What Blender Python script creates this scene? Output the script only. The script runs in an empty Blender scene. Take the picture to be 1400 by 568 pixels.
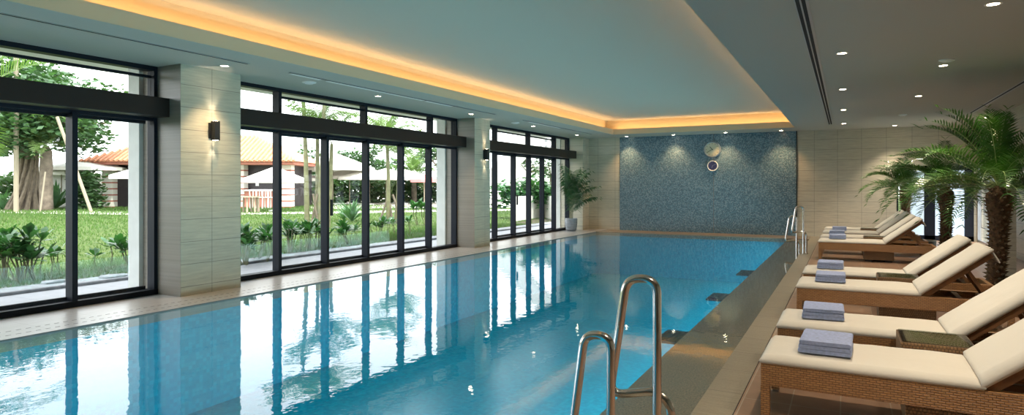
import bpy, math, random
from math import sin, cos, pi, radians as R
from mathutils import Vector, Matrix, noise
random.seed(7)
SC = bpy.context.scene
COL = SC.collection
# ---------------------------------------------------------------- camera numbers
F, HX, HY, H = 865., 1156., 254.5, 1.5
TH = math.atan((HX-700)/F); _s, _c = sin(TH), cos(TH)
def at(px, py, z=0.):
    xc = (px-700)/F; u = (HY-py)/F; t = (z-H)/u
    return Vector(((-_s+_c*xc)*t, (_c+_s*xc)*t, z))
def atd(px, d, z=0.):                       # point at depth d along the view
    xc = (px-700)/F
    return Vector(((-_s+_c*xc)*d, (_c+_s*xc)*d, z))
def zat(py, d): return H+(HY-py)/F*d
# ---------------------------------------------------------------- mesh builder
class MB:
    def __init__(s): s.v = []; s.f = []; s.m = []; s.M = None
    def add(s, vs, fs, m=0):
        b = len(s.v)
        for p in vs:
            p = Vector(p)
            if s.M is not None: p = s.M @ p
            s.v.append(p[:])
        for f in fs: s.f.append([b+i for i in f]); s.m.append(m)
        return s
    def box(s, x0, x1, y0, y1, z0, z1, m=0):
        x0, x1 = sorted((x0, x1)); y0, y1 = sorted((y0, y1)); z0, z1 = sorted((z0, z1))
        v = [(x0,y0,z0),(x1,y0,z0),(x1,y1,z0),(x0,y1,z0),(x0,y0,z1),(x1,y0,z1),(x1,y1,z1),(x0,y1,z1)]
        return s.add(v, [(0,3,2,1),(4,5,6,7),(0,1,5,4),(1,2,6,5),(2,3,7,6),(3,0,4,7)], m)
    def prism(s, pts, a0, a1, axis='y', m=0):       # 2d outline extruded along an axis
        n = len(pts)
        def P(u, w, a): return {'y': (u, a, w), 'x': (a, u, w), 'z': (u, w, a)}[axis]
        v = [P(u, w, a0) for u, w in pts]+[P(u, w, a1) for u, w in pts]
        fs = [(i, (i+1) % n, n+(i+1) % n, n+i) for i in range(n)]
        return s.add(v, fs+[tuple(range(n))[::-1], tuple(range(n, 2*n))], m)
    def tube(s, pts, r, seg=8, m=0, cap=True):
        pts = [Vector(p) for p in pts]; n = len(pts)
        rs = r if isinstance(r, (list, tuple)) else [r]*n
        v = []; fs = []; up = None
        for i, p in enumerate(pts):
            t = (pts[min(i+1, n-1)]-pts[max(i-1, 0)])
            if t.length < 1e-9: t = Vector((0,0,1))
            t.normalize()
            if up is None:
                up = Vector((0,0,1)) if abs(t.z) < .9 else Vector((1,0,0))
            a = t.cross(up)
            if a.length < 1e-6: a = t.cross(Vector((0,1,0)))
            a.normalize(); b = t.cross(a).normalized(); up = -b if False else up
            up = a.cross(t).normalized()
            b = up
            for k in range(seg):
                q = 2*pi*k/seg
                v.append(p+a*cos(q)*rs[i]+b*sin(q)*rs[i])
        for i in range(n-1):
            for k in range(seg):
                k2 = (k+1) % seg
                fs.append((i*seg+k, i*seg+k2, (i+1)*seg+k2, (i+1)*seg+k))
        if cap: fs += [tuple(range(seg))[::-1], tuple(range((n-1)*seg, n*seg))]
        return s.add(v, fs, m)
    def lathe(s, prof, c=(0,0,0), seg=24, m=0, sx=1, sy=1, cap=False):
        v = []; fs = []; n = len(prof)
        for r, z in prof:
            for k in range(seg):
                q = 2*pi*k/seg; v.append((c[0]+r*cos(q)*sx, c[1]+r*sin(q)*sy, c[2]+z))
        for i in range(n-1):
            for k in range(seg):
                k2 = (k+1) % seg
                fs.append((i*seg+k, i*seg+k2, (i+1)*seg+k2, (i+1)*seg+k))
        if cap: fs += [tuple(range(seg))[::-1], tuple(range((n-1)*seg, n*seg))]
        return s.add(v, fs, m)
    def build(s, name, mats, parent=None, smooth=False, loc=None, bevel=0, seg=2, ang=35):
        me = bpy.data.meshes.new(name); me.from_pydata(s.v, [], s.f)
        if not isinstance(mats, (list, tuple)): mats = [mats]
        for mt in mats: me.materials.append(mt)
        me.polygons.foreach_set('material_index', s.m)
        if smooth: me.polygons.foreach_set('use_smooth', [True]*len(s.f))
        me.update()
        if smooth and ang < 180:
            try: me.set_sharp_from_angle(angle=R(ang))
            except Exception: pass
        o = bpy.data.objects.new(name, me); COL.objects.link(o)
        if parent: o.parent = parent
        if loc: o.location = loc
        if bevel:
            b = o.modifiers.new('bev', 'BEVEL'); b.width = bevel; b.segments = seg; b.limit_method = 'ANGLE'; b.angle_limit = R(40)
        return o
def tag(o, label=None, cat=None, group=None, kind=None):
    if label: o['label'] = label
    if cat: o['category'] = cat
    if group: o['group'] = group
    if kind: o['kind'] = kind
    return o
def empty(name, loc=(0,0,0), rz=0):
    o = bpy.data.objects.new(name, None); COL.objects.link(o); o.location = loc; o.rotation_euler = (0,0,rz)
    o.empty_display_size = .2
    return o
def struct(o): o['kind'] = 'structure'; return o
def children(o): return [c for c in bpy.data.objects if c.parent == o]
def copy_tree(o, parent=None):
    c = o.copy(); COL.objects.link(c); c.parent = parent
    for ch in children(o): copy_tree(ch, c)
    return c
def rounded(pts, r, n=6):
    pts = [Vector(p) for p in pts]; out = [pts[0]]
    for i in range(1, len(pts)-1):
        p = pts[i]; a = (pts[i-1]-p); b = (pts[i+1]-p)
        rr = min(r, a.length*.49, b.length*.49)
        pa = p+a.normalized()*rr; pb = p+b.normalized()*rr
        for k in range(n+1):
            t = k/n; out.append(pa*(1-t)**2+p*2*t*(1-t)+pb*t*t)
    out.append(pts[-1]); return out
# ---------------------------------------------------------------- materials
def mat(name, col, rough=.6, metal=0., spec=.5, var=0., vscale=8., bump=0., bscale=40., emit=None, estr=0., trans=False, coat=0.):
    m = bpy.data.materials.new(name); m.use_nodes = True; nt = m.node_tree; N = nt.nodes; L = nt.links
    b = N['Principled BSDF']
    b.inputs['Base Color'].default_value = (*col, 1); b.inputs['Roughness'].default_value = rough
    b.inputs['Metallic'].default_value = metal; b.inputs['Specular IOR Level'].default_value = spec
    b.inputs['Coat Weight'].default_value = coat
    tc = N.new('ShaderNodeTexCoord')
    if var:
        n = N.new('ShaderNodeTexNoise'); n.inputs['Scale'].default_value = vscale; n.inputs['Detail'].default_value = 5
        L.new(tc.outputs['Object'], n.inputs['Vector'])
        r = N.new('ShaderNodeMapRange'); r.inputs[1].default_value = .3; r.inputs[2].default_value = .7
        r.inputs[3].default_value = 1-var; r.inputs[4].default_value = 1+var
        L.new(n.outputs['Fac'], r.inputs[0])
        x = N.new('ShaderNodeVectorMath'); x.operation = 'SCALE'; x.inputs[0].default_value = col
        L.new(r.outputs[0], x.inputs['Scale']); L.new(x.outputs[0], b.inputs['Base Color'])
    if bump:
        n2 = N.new('ShaderNodeTexNoise'); n2.inputs['Scale'].default_value = bscale; n2.inputs['Detail'].default_value = 4
        L.new(tc.outputs['Object'], n2.inputs['Vector'])
        bp = N.new('ShaderNodeBump'); bp.inputs['Strength'].default_value = bump; bp.inputs['Distance'].default_value = .01
        L.new(n2.outputs['Fac'], bp.inputs['Height']); L.new(bp.outputs[0], b.inputs['Normal'])
    if emit: b.inputs['Emission Color'].default_value = (*emit, 1); b.inputs['Emission Strength'].default_value = estr
    return m
def uvw(nt, expr):
    """world position -> (u, v, 0); expr 'xz','yz','xy'"""
    N = nt.nodes; L = nt.links
    g = N.new('ShaderNodeNewGeometry'); sp = N.new('ShaderNodeSeparateXYZ'); L.new(g.outputs['Position'], sp.inputs[0])
    cb = N.new('ShaderNodeCombineXYZ')
    L.new(sp.outputs['XYZ'.index(expr[0].upper())], cb.inputs[0]); L.new(sp.outputs['XYZ'.index(expr[1].upper())], cb.inputs[1])
    return cb.outputs[0]
def tiles(name, expr, c1, c2, mortar, w, h, off=(0,0), msize=.004, rough=.35, stagger=0., streak=.12, streak_dir=(1.2, 14), spec=.5, bump=.25, noise_amt=.0, nscale=60, bias=0.):
    m = bpy.data.materials.new(name); m.use_nodes = True; nt = m.node_tree; N = nt.nodes; L = nt.links
    b = N['Principled BSDF']; b.inputs['Roughness'].default_value = rough; b.inputs['Specular IOR Level'].default_value = spec
    v = uvw(nt, expr)
    mp = N.new('ShaderNodeMapping'); mp.inputs['Location'].default_value = (off[0], off[1], 0); L.new(v, mp.inputs[0])
    br = N.new('ShaderNodeTexBrick'); br.offset = stagger; br.squash = 1
    br.inputs['Scale'].default_value = 1; br.inputs['Brick Width'].default_value = w; br.inputs['Row Height'].default_value = h
    br.inputs['Mortar Size'].default_value = msize; br.inputs['Mortar Smooth'].default_value = .1; br.inputs['Bias'].default_value = bias
    br.inputs['Color1'].default_value = (*c1, 1); br.inputs['Color2'].default_value = (*c2, 1); br.inputs['Mortar'].default_value = (*mortar, 1)
    L.new(mp.outputs[0], br.inputs['Vector'])
    m2 = N.new('ShaderNodeMapping'); m2.inputs['Scale'].default_value = (streak_dir[0], streak_dir[1], 1); L.new(v, m2.inputs[0])
    n = N.new('ShaderNodeTexNoise'); n.inputs['Scale'].default_value = 2.2; n.inputs['Detail'].default_value = 6; n.inputs['Roughness'].default_value = .65
    L.new(m2.outputs[0], n.inputs['Vector'])
    r = N.new('ShaderNodeMapRange'); r.inputs[1].default_value = .3; r.inputs[2].default_value = .7; r.inputs[3].default_value = 1-streak; r.inputs[4].default_value = 1+streak
    L.new(n.outputs['Fac'], r.inputs[0])
    x = N.new('ShaderNodeVectorMath'); x.operation = 'SCALE'; L.new(br.outputs['Color'], x.inputs[0]); L.new(r.outputs[0], x.inputs['Scale'])
    out = x.outputs[0]
    if noise_amt:
        n3 = N.new('ShaderNodeTexNoise'); n3.inputs['Scale'].default_value = nscale; n3.inputs['Detail'].default_value = 3; L.new(v, n3.inputs['Vector'])
        r3 = N.new('ShaderNodeMapRange'); r3.inputs[1].default_value = .3; r3.inputs[2].default_value = .7; r3.inputs[3].default_value = 1-noise_amt; r3.inputs[4].default_value = 1+noise_amt
        L.new(n3.outputs['Fac'], r3.inputs[0])
        x3 = N.new('ShaderNodeVectorMath'); x3.operation = 'SCALE'; L.new(out, x3.inputs[0]); L.new(r3.outputs[0], x3.inputs['Scale']); out = x3.outputs[0]
    L.new(out, b.inputs['Base Color'])
    if bump:
        bp = N.new('ShaderNodeBump'); bp.inputs['Strength'].default_value = bump; bp.inputs['Distance'].default_value = .004; bp.invert = True
        L.new(br.outputs['Fac'], bp.inputs['Height']); L.new(bp.outputs[0], b.inputs['Normal'])
    return m
def glass_mat(name, tint=(1,1,1), ior=1.45, rough=0., bumpf=None, gloss=(1,1,1)):
    m = bpy.data.materials.new(name); m.use_nodes = True; nt = m.node_tree; N = nt.nodes; L = nt.links
    N.remove(N['Principled BSDF']); out = N['Material Output']
    fr = N.new('ShaderNodeLayerWeight'); fr.inputs['Blend'].default_value = .5
    pw = N.new('ShaderNodeMath'); pw.operation = 'POWER'; pw.inputs[1].default_value = 5; L.new(fr.outputs['Facing'], pw.inputs[0])
    r0 = ((ior-1)/(ior+1))**2
    ma = N.new('ShaderNodeMath'); ma.operation = 'MULTIPLY_ADD'; ma.inputs[1].default_value = 1-r0; ma.inputs[2].default_value = r0; L.new(pw.outputs[0], ma.inputs[0])
    t = N.new('ShaderNodeBsdfTransparent'); t.inputs[0].default_value = (*tint, 1)
    g = N.new('ShaderNodeBsdfGlossy'); g.inputs['Roughness'].default_value = rough; g.inputs[0].default_value = (*gloss, 1)
    mx = N.new('ShaderNodeMixShader'); L.new(ma.outputs[0], mx.inputs[0]); L.new(t.outputs[0], mx.inputs[1]); L.new(g.outputs[0], mx.inputs[2])
    L.new(mx.outputs[0], out.inputs['Surface'])
    if bumpf: bumpf(nt, fr, g)
    return m
def water_bump(nt, fr, g):
    N = nt.nodes; L = nt.links
    geo = N.new('ShaderNodeNewGeometry')
    mp = N.new('ShaderNodeMapping'); mp.inputs['Scale'].default_value = (1.0, .8, 1); mp.inputs['Rotation'].default_value = (0, 0, .5); L.new(geo.outputs['Position'], mp.inputs[0])
    n = N.new('ShaderNodeTexNoise'); n.inputs['Scale'].default_value = 1.7; n.inputs['Detail'].default_value = 1.5; n.inputs['Distortion'].default_value = .4
    L.new(mp.outputs[0], n.inputs['Vector'])
    n2 = N.new('ShaderNodeTexNoise'); n2.inputs['Scale'].default_value = 11; n2.inputs['Detail'].default_value = 2; L.new(mp.outputs[0], n2.inputs['Vector'])
    b1 = N.new('ShaderNodeBump'); b1.inputs['Strength'].default_value = .07; b1.inputs['Distance'].default_value = .03; L.new(n.outputs['Fac'], b1.inputs['Height'])
    b2 = N.new('ShaderNodeBump'); b2.inputs['Strength'].default_value = .12; b2.inputs['Distance'].default_value = .006; L.new(n2.outputs['Fac'], b2.inputs['Height'])
    L.new(b1.outputs[0], b2.inputs['Normal'])
    L.new(b2.outputs[0], g.inputs['Normal']); L.new(b2.outputs[0], fr.inputs['Normal'])
def mosaic_mat(name, expr, ramp, size=.05, rough=.25, grout=(.12,.15,.16), spec=.6, lowfreq=.25):
    m = bpy.data.materials.new(name); m.use_nodes = True; nt = m.node_tree; N = nt.nodes; L = nt.links
    b = N['Principled BSDF']; b.inputs['Roughness'].default_value = rough; b.inputs['Specular IOR Level'].default_value = spec
    v = uvw(nt, expr)
    sc = N.new('ShaderNodeVectorMath'); sc.operation = 'SCALE'; sc.inputs['Scale'].default_value = 1/size; L.new(v, sc.inputs[0])
    fl = N.new('ShaderNodeVectorMath'); fl.operation = 'FLOOR'; L.new(sc.outputs[0], fl.inputs[0])
    wn = N.new('ShaderNodeTexWhiteNoise'); wn.noise_dimensions = '3D'; L.new(fl.outputs[0], wn.inputs['Vector'])
    cr = N.new('ShaderNodeValToRGB'); el = cr.color_ramp.elements; cr.color_ramp.interpolation = 'CONSTANT'
    el[0].position = 0; el[0].color = (*ramp[0], 1); el[1].position = 1/len(ramp); el[1].color = (*ramp[1], 1)
    for i, c in enumerate(ramp[2:]):
        e = el.new((i+2)/len(ramp)); e.color = (*c, 1)
    L.new(wn.outputs['Value'], cr.inputs[0])
    br = N.new('ShaderNodeTexBrick'); br.offset = 0; br.inputs['Scale'].default_value = 1; br.inputs['Brick Width'].default_value = 1; br.inputs['Row Height'].default_value = 1
    br.inputs['Mortar Size'].default_value = .05; L.new(sc.outputs[0], br.inputs['Vector'])
    mx = N.new('ShaderNodeMix'); mx.data_type = 'RGBA'; L.new(br.outputs['Fac'], mx.inputs[0]); L.new(cr.outputs[0], mx.inputs[6]); mx.inputs[7].default_value = (*grout, 1)
    L.new(mx.outputs[2], b.inputs['Base Color'])
    return m
def weave_mat(name, c1, c2, dark, w=.03, h=.011, rough=.45):
    m = bpy.data.materials.new(name); m.use_nodes = True; nt = m.node_tree; N = nt.nodes; L = nt.links
    b = N['Principled BSDF']; b.inputs['Roughness'].default_value = rough
    tc = N.new('ShaderNodeTexCoord'); sp = N.new('ShaderNodeSeparateXYZ'); L.new(tc.outputs['Object'], sp.inputs[0])
    ad = N.new('ShaderNodeMath'); L.new(sp.outputs[0], ad.inputs[0]); L.new(sp.outputs[1], ad.inputs[1])
    cb = N.new('ShaderNodeCombineXYZ'); L.new(ad.outputs[0], cb.inputs[0]); L.new(sp.outputs[2], cb.inputs[1])
    br = N.new('ShaderNodeTexBrick'); br.offset = .5; br.inputs['Scale'].default_value = 1; br.inputs['Brick Width'].default_value = w; br.inputs['Row Height'].default_value = h
    br.inputs['Mortar Size'].default_value = .003; br.inputs['Mortar Smooth'].default_value = 1
    br.inputs['Color1'].default_value = (*c1, 1); br.inputs['Color2'].default_value = (*c2, 1); br.inputs['Mortar'].default_value = (*dark, 1)
    L.new(cb.outputs[0], br.inputs['Vector']); L.new(br.outputs['Color'], b.inputs['Base Color'])
    bp = N.new('ShaderNodeBump'); bp.inputs['Strength'].default_value = .9; bp.inputs['Distance'].default_value = .004; bp.invert = True
    L.new(br.outputs['Fac'], bp.inputs['Height']); L.new(bp.outputs[0], b.inputs['Normal'])
    return m
def leaf_mat(name, col, rough=.4, var=.35, transl=.35):
    m = bpy.data.materials.new(name); m.use_nodes = True; nt = m.node_tree; N = nt.nodes; L = nt.links
    b = N['Principled BSDF']; b.inputs['Roughness'].default_value = rough
    g = N.new('ShaderNodeNewGeometry'); n = N.new('ShaderNodeTexNoise'); n.inputs['Scale'].default_value = 3.; n.inputs['Detail'].default_value = 4
    L.new(g.outputs['Position'], n.inputs['Vector'])
    r = N.new('ShaderNodeMapRange'); r.inputs[1].default_value = .3; r.inputs[2].default_value = .7; r.inputs[3].default_value = 1-var; r.inputs[4].default_value = 1+var
    L.new(n.outputs['Fac'], r.inputs[0])
    x = N.new('ShaderNodeVectorMath'); x.operation = 'SCALE'; x.inputs[0].default_value = col; L.new(r.outputs[0], x.inputs['Scale']); L.new(x.outputs[0], b.inputs['Base Color'])
    t = N.new('ShaderNodeBsdfTranslucent'); x2 = N.new('ShaderNodeVectorMath'); x2.operation = 'MULTIPLY'; x2.inputs[1].default_value = (1.1, 1.3, .5); L.new(x.outputs[0], x2.inputs[0]); L.new(x2.outputs[0], t.inputs[0])
    mx = N.new('ShaderNodeMixShader'); mx.inputs[0].default_value = transl; L.new(b.outputs[0], mx.inputs[1]); L.new(t.outputs[0], mx.inputs[2])
    L.new(mx.outputs[0], N['Material Output'].inputs['Surface'])
    return m
M = {}
stone = dict(c1=(.515,.475,.37), c2=(.485,.45,.355), mortar=(.22,.20,.17), h=.306, msize=.004, rough=.38, streak=.16)
M['wall_y'] = tiles('travertine_side_pillar', 'yz', w=.48, off=(-5.46, -.125+.306), **stone)
M['wall_y2'] = tiles('travertine_side_second', 'yz', w=.5, off=(-13.1, -.125+.306), **stone)
M['wall_x'] = tiles('travertine_end_wall', 'xz', w=.6155, off=(.822+.6155*20, -.125+.306), **stone)
M['mosaic'] = mosaic_mat('blue_glass_mosaic', 'xz', [(.085,.155,.21),(.12,.22,.285),(.165,.27,.335),(.075,.14,.195),(.14,.24,.30),(.22,.31,.36),(.10,.19,.255)], .03)
M['pooltile'] = mosaic_mat('pool_tile_floor', 'xy', [(.0,.31,.49),(.0,.34,.52),(.0,.29,.46),(.002,.37,.56)], .05, grout=(.0,.31,.48))
M['pooltile_x'] = mosaic_mat('pool_tile_end', 'xz', [(.0,.31,.49),(.0,.34,.52),(.0,.29,.46),(.002,.37,.56)], .05, grout=(.0,.31,.48))
M['pooltile_y'] = mosaic_mat('pool_tile_side', 'yz', [(.0,.31,.49),(.0,.34,.52),(.0,.29,.46),(.002,.37,.56)], .05, grout=(.0,.31,.48))
M['ledge'] = tiles('dark_pool_stone', 'xy', (.23,.145,.09), (.22,.14,.085), (.20,.125,.08), .3, .6, msize=.004, rough=.5, streak=.15, streak_dir=(8,8), noise_amt=.6, nscale=70)
M['coping'] = tiles('tan_coping_stone', 'xy', (.27,.235,.175), (.25,.22,.165), (.12,.10,.08), .6, .6, off=(.05,0), msize=.004, rough=.4, streak=.16, streak_dir=(1.5,22), noise_amt=.1)
M['coping_left'] = tiles('pale_coping_stone', 'xy', (.36,.345,.335), (.345,.33,.32), (.24,.225,.215), .3, .6, off=(7.25,0), msize=.003, rough=.28, streak=.12, streak_dir=(14,1.5))
M['floor'] = tiles('terracotta_floor_tile', 'xy', (.30,.18,.115), (.24,.15,.10), (.36,.30,.24), .302, .603, off=(.634+6.04,.1), msize=.004, rough=.32, streak=.14, streak_dir=(3,3))
M['backdeck'] = tiles('brown_deck_stone', 'xy', (.24,.19,.14), (.22,.175,.13), (.12,.10,.08), .3, .6, msize=.004, rough=.4, streak=.1, streak_dir=(6,6))
M['ceil'] = mat('grey_ceiling_plaster', (.48,.46,.40), .9, bump=.35, bscale=220, spec=.2)
M['coffer'] = mat('coffer_plaster', (.53,.48,.40), .9, bump=.25, bscale=220, spec=.2)
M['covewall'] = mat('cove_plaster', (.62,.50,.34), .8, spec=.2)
M['frame'] = mat('charcoal_aluminium', (.009,.012,.020), .5, spec=.18)
M['header'] = mat('dark_bronze_steel', (.015,.011,.010), .42, spec=.4)
M['glass'] = glass_mat('clear_window_glass', (.97,.985,.98), 1.25)
M['tableglass'] = glass_mat('tinted_table_glass', (.88,.90,.86), 1.1, gloss=(.38,.38,.38))
M['water'] = glass_mat('pool_water', (.86,.97,.98), 1.28, bumpf=water_bump, gloss=(.85,.86,.88))
M['steel'] = mat('polished_steel', (.75,.72,.68), .14, metal=1)
M['chrome'] = mat('chrome', (.6,.6,.6), .2, metal=1)
M['wicker'] = weave_mat('honey_wicker', (.46,.24,.095), (.36,.18,.07), (.13,.06,.022), w=.036, h=.014)
M['wicker2'] = weave_mat('table_wicker', (.30,.175,.08), (.24,.13,.055), (.05,.025,.010), w=.02, h=.02)
M['woventop'] = tiles('woven_table_top', 'xy', (.52,.42,.27), (.44,.35,.22), (.12,.09,.05), .026, .026, msize=.004, stagger=.5, bump=.6)
M['wood'] = mat('teak_slat', (.20,.095,.04), .45, var=.25, vscale=14)
M['cushion'] = mat('cream_canvas', (.60,.57,.51), .85, spec=.2, bump=.35, bscale=14)
M['towel'] = mat('blue_terry', (.40,.47,.72), .95, spec=.1, var=.15, vscale=50, bump=1., bscale=240)
M['black'] = mat('black_metal', (.012,.012,.014), .45)
M['darkslot'] = mat('dark_slot', (.008,.008,.012), .8)
M['alu'] = mat('aluminium_trim', (.42,.44,.46), .35, metal=.7)
M['white'] = mat('white_paint', (.78,.78,.76), .5)
M['led'] = mat('warm_led_strip', (1,.8,.5), emit=(1.,.62,.27), estr=11)
M['lamp'] = mat('warm_lamp_glow', (1,.9,.75), emit=(1.,.80,.55), estr=30)
M['plaster_ext'] = mat('white_render', (.72,.71,.68), .8)
M['ext_pillar'] = mat('exterior_pale_stone', (.62,.64,.62), .7, var=.06, vscale=5)
M['terrace'] = tiles('terrace_paving', 'xy', (.31,.32,.35), (.29,.30,.33), (.21,.22,.24), .6, .9, msize=.006, rough=.7, streak=.08, streak_dir=(3,3))
M['kerb'] = mat('kerb_stone', (.22,.23,.25), .8, var=.3, vscale=10)
M['soil'] = mat('garden_soil', (.07,.05,.035), .95, var=.4, vscale=6)
M['path'] = mat('pale_path', (.60,.56,.50), .9, var=.08)
M['grassblade'] = leaf_mat('grass_blade', (.075,.15,.03), .6, .4, .3)
M['palmleaf'] = leaf_mat('pygmy_palm_leaf', (.055,.145,.03), .35, .5, .2)
M['kentia'] = leaf_mat('kentia_leaf', (.035,.10,.05), .4, .4, .2)
M['gardenpalm'] = leaf_mat('garden_palm_leaf', (.14,.22,.08), .4, .3, .4)
M['shrubleaf'] = leaf_mat('shrub_leaf', (.045,.14,.045), .35, .4, .25)
M['treeleaf'] = leaf_mat('tree_leaf', (.06,.13,.055), .5, .5, .3)
M['hedgeleaf'] = leaf_mat('hedge_leaf', (.07,.14,.055), .6, .5, .25)
M['agave'] = leaf_mat('spiky_leaf', (.10,.22,.10), .5, .3, .2)
M['rachis'] = mat('pale_leaf_stem', (.27,.36,.14), .5)
M['trunk'] = mat('palm_trunk_fibre', (.11,.06,.03), .95, var=.5, vscale=25, bump=1, bscale=60)
M['stub'] = mat('palm_trunk_stub', (.15,.10,.055), .9, var=.4, vscale=30)
M['bark'] = mat('grey_bark', (.16,.13,.10), .95, var=.4, vscale=3, bump=1, bscale=8)
M['cane'] = mat('green_cane', (.17,.17,.09), .7, var=.3, vscale=5)
M['pole'] = mat('pale_timber_pole', (.30,.26,.19), .8)
M['pot'] = mat('grey_ceramic', (.32,.34,.37), .55, var=.1)
M['planter'] = mat('stone_planter', (.15,.15,.12), .8, var=.25, vscale=12)
M['rock'] = mat('garden_rock', (.24,.25,.27), .9, var=.25, vscale=6, bump=.6, bscale=10)
M['roof'] = mat('terracotta_roof', (.60,.27,.15), .8, var=.2, vscale=6)
M['darkwood'] = mat('dark_stained_timber', (.035,.028,.032), .5)
M['brickred'] = mat('red_brick', (.42,.17,.12), .8)
M['canvas'] = mat('white_parasol_canvas', (.80,.78,.72), .8)
M['redcanvas'] = mat('red_parasol_canvas', (.60,.22,.22), .8)
def stripe_mat():
    m = bpy.data.materials.new('striped_column'); m.use_nodes = True; nt = m.node_tree; N = nt.nodes; L = nt.links; b = N['Principled BSDF']
    g = N.new('ShaderNodeNewGeometry'); sp = N.new('ShaderNodeSeparateXYZ'); L.new(g.outputs['Position'], sp.inputs[0])
    md = N.new('ShaderNodeMath'); md.operation = 'FLOORED_MODULO'; md.inputs[1].default_value = .42; L.new(sp.outputs[2], md.inputs[0])
    lt = N.new('ShaderNodeMath'); lt.operation = 'LESS_THAN'; lt.inputs[1].default_value = .09; L.new(md.outputs[0], lt.inputs[0])
    mx = N.new('ShaderNodeMix'); mx.data_type = 'RGBA'; L.new(lt.outputs[0], mx.inputs[0]); mx.inputs[6].default_value = (.72,.69,.62,1); mx.inputs[7].default_value = (.38,.12,.08,1)
    L.new(mx.outputs[2], b.inputs['Base Color']); b.inputs['Roughness'].default_value = .8
    return m
M['stripe'] = stripe_mat()
def lawn_mat():
    m = bpy.data.materials.new('lawn'); m.use_nodes = True; nt = m.node_tree; N = nt.nodes; L = nt.links; b = N['Principled BSDF']; b.inputs['Roughness'].default_value = .9; b.inputs['Specular IOR Level'].default_value = .1
    g = N.new('ShaderNodeNewGeometry')
    n = N.new('ShaderNodeTexNoise'); n.inputs['Scale'].default_value = 5; n.inputs['Detail'].default_value = 12; n.inputs['Roughness'].default_value = .75; L.new(g.outputs['Position'], n.inputs['Vector'])
    cr = N.new('ShaderNodeValToRGB'); el = cr.color_ramp.elements
    el[0].position = .3; el[0].color = (.022,.06,.012,1); el[1].position = .7; el[1].color = (.17,.22,.075,1)
    L.new(n.outputs['Fac'], cr.inputs[0]); L.new(cr.outputs[0], b.inputs['Base Color'])
    n2 = N.new('ShaderNodeTexNoise'); n2.inputs['Scale'].default_value = 60; n2.inputs['Detail'].default_value = 4; L.new(g.outputs['Position'], n2.inputs['Vector'])
    bp = N.new('ShaderNodeBump'); bp.inputs['Strength'].default_value = .8; bp.inputs['Distance'].default_value = .04; L.new(n2.outputs['Fac'], bp.inputs['Height']); L.new(bp.outputs[0], b.inputs['Normal'])
    return m
M['lawn'] = lawn_mat()
# ================================================================= ROOM SHELL
CZ = 3.15; YB = 20.8; XR = 3.15; YN = -4.0
XW = -8.5          # window plane
WAT = -.015
# ceiling with coffer
b = MB()
cx0, cx1, cy0, cy1 = -6.61, -1.26, 1.0, 19.5      # coffer opening
b.box(-8.42, cx0, YN, YB, CZ, CZ+.15); b.box(cx1, XR, YN, YB, CZ, CZ+.15)
b.box(cx0, cx1, YN, cy0, CZ, CZ+.15); b.box(cx0, cx1, cy1, YB, CZ, CZ+.15)
ceil = struct(b.build('ceiling', M['ceil']))
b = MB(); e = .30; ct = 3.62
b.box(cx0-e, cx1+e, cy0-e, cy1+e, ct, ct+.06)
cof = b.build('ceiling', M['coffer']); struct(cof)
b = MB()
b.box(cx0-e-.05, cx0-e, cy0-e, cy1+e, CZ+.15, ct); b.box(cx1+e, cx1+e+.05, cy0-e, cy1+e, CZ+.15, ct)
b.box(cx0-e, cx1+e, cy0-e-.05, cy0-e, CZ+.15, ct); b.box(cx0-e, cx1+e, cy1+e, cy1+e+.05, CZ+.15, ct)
# tan lip faces of the opening
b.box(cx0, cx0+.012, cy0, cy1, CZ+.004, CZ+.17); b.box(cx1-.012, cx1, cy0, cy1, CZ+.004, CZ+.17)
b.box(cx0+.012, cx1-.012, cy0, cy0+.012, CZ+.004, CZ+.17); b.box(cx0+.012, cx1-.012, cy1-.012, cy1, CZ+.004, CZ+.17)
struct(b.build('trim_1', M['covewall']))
# led strips lying in the cove
t = empty('cove_light', ((cx0+cx1)/2, (cy0+cy1)/2, CZ+.15)); tag(t, 'warm hidden light strip running round the ceiling recess', 'light strip')
ox, oy = t.location.x, t.location.y
for x0, x1, y0, y1 in ((cx0-.17, cx0-.12, cy0, cy1), (cx1+.12, cx1+.17, cy0, cy1), (cx0, cx1, cy0-.17, cy0-.12), (cx0, cx1, cy1+.12, cy1+.17)):
    MB().box(x0-ox, x1-ox, y0-oy, y1-oy, .002, .022).build('light_strip', M['led'], t)
# roof slab and eave
b = MB(); b.box(-9.9, 3.6, YN-.3, YB+.4, 3.75, 4.9)
struct(b.build('roof_slab', M['plaster_ext']))
b = MB(); b.box(-9.9, -8.42, YN-.3, YB+.4, 3.28, 3.75); struct(b.build('eave_soffit', M['white']))
# left wall: pillars
b = MB()
b.box(-8.75, -7.93, 5.46, 6.42, -.02, CZ, 0)
b.box(-8.75, -7.93, 13.1, 13.85, -.02, CZ, 1)
b.box(-8.75, -7.93, 20.22, YB+.2, -.02, CZ, 1)
b.box(-8.75, -7.93, YN, -2.2, -.02, CZ, 0)
struct(b.build('wall_left', [M['wall_y'], M['wall_y2']]))
b = MB()
for y0, y1 in ((5.40, 6.45), (13.05, 13.9), (20.18, YB+.3)):
    b.box(-9.0, -8.75, y0, y1, -.02, 3.3)
struct(b.build('exterior_pillar_facing', M['ext_pillar']))
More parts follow.
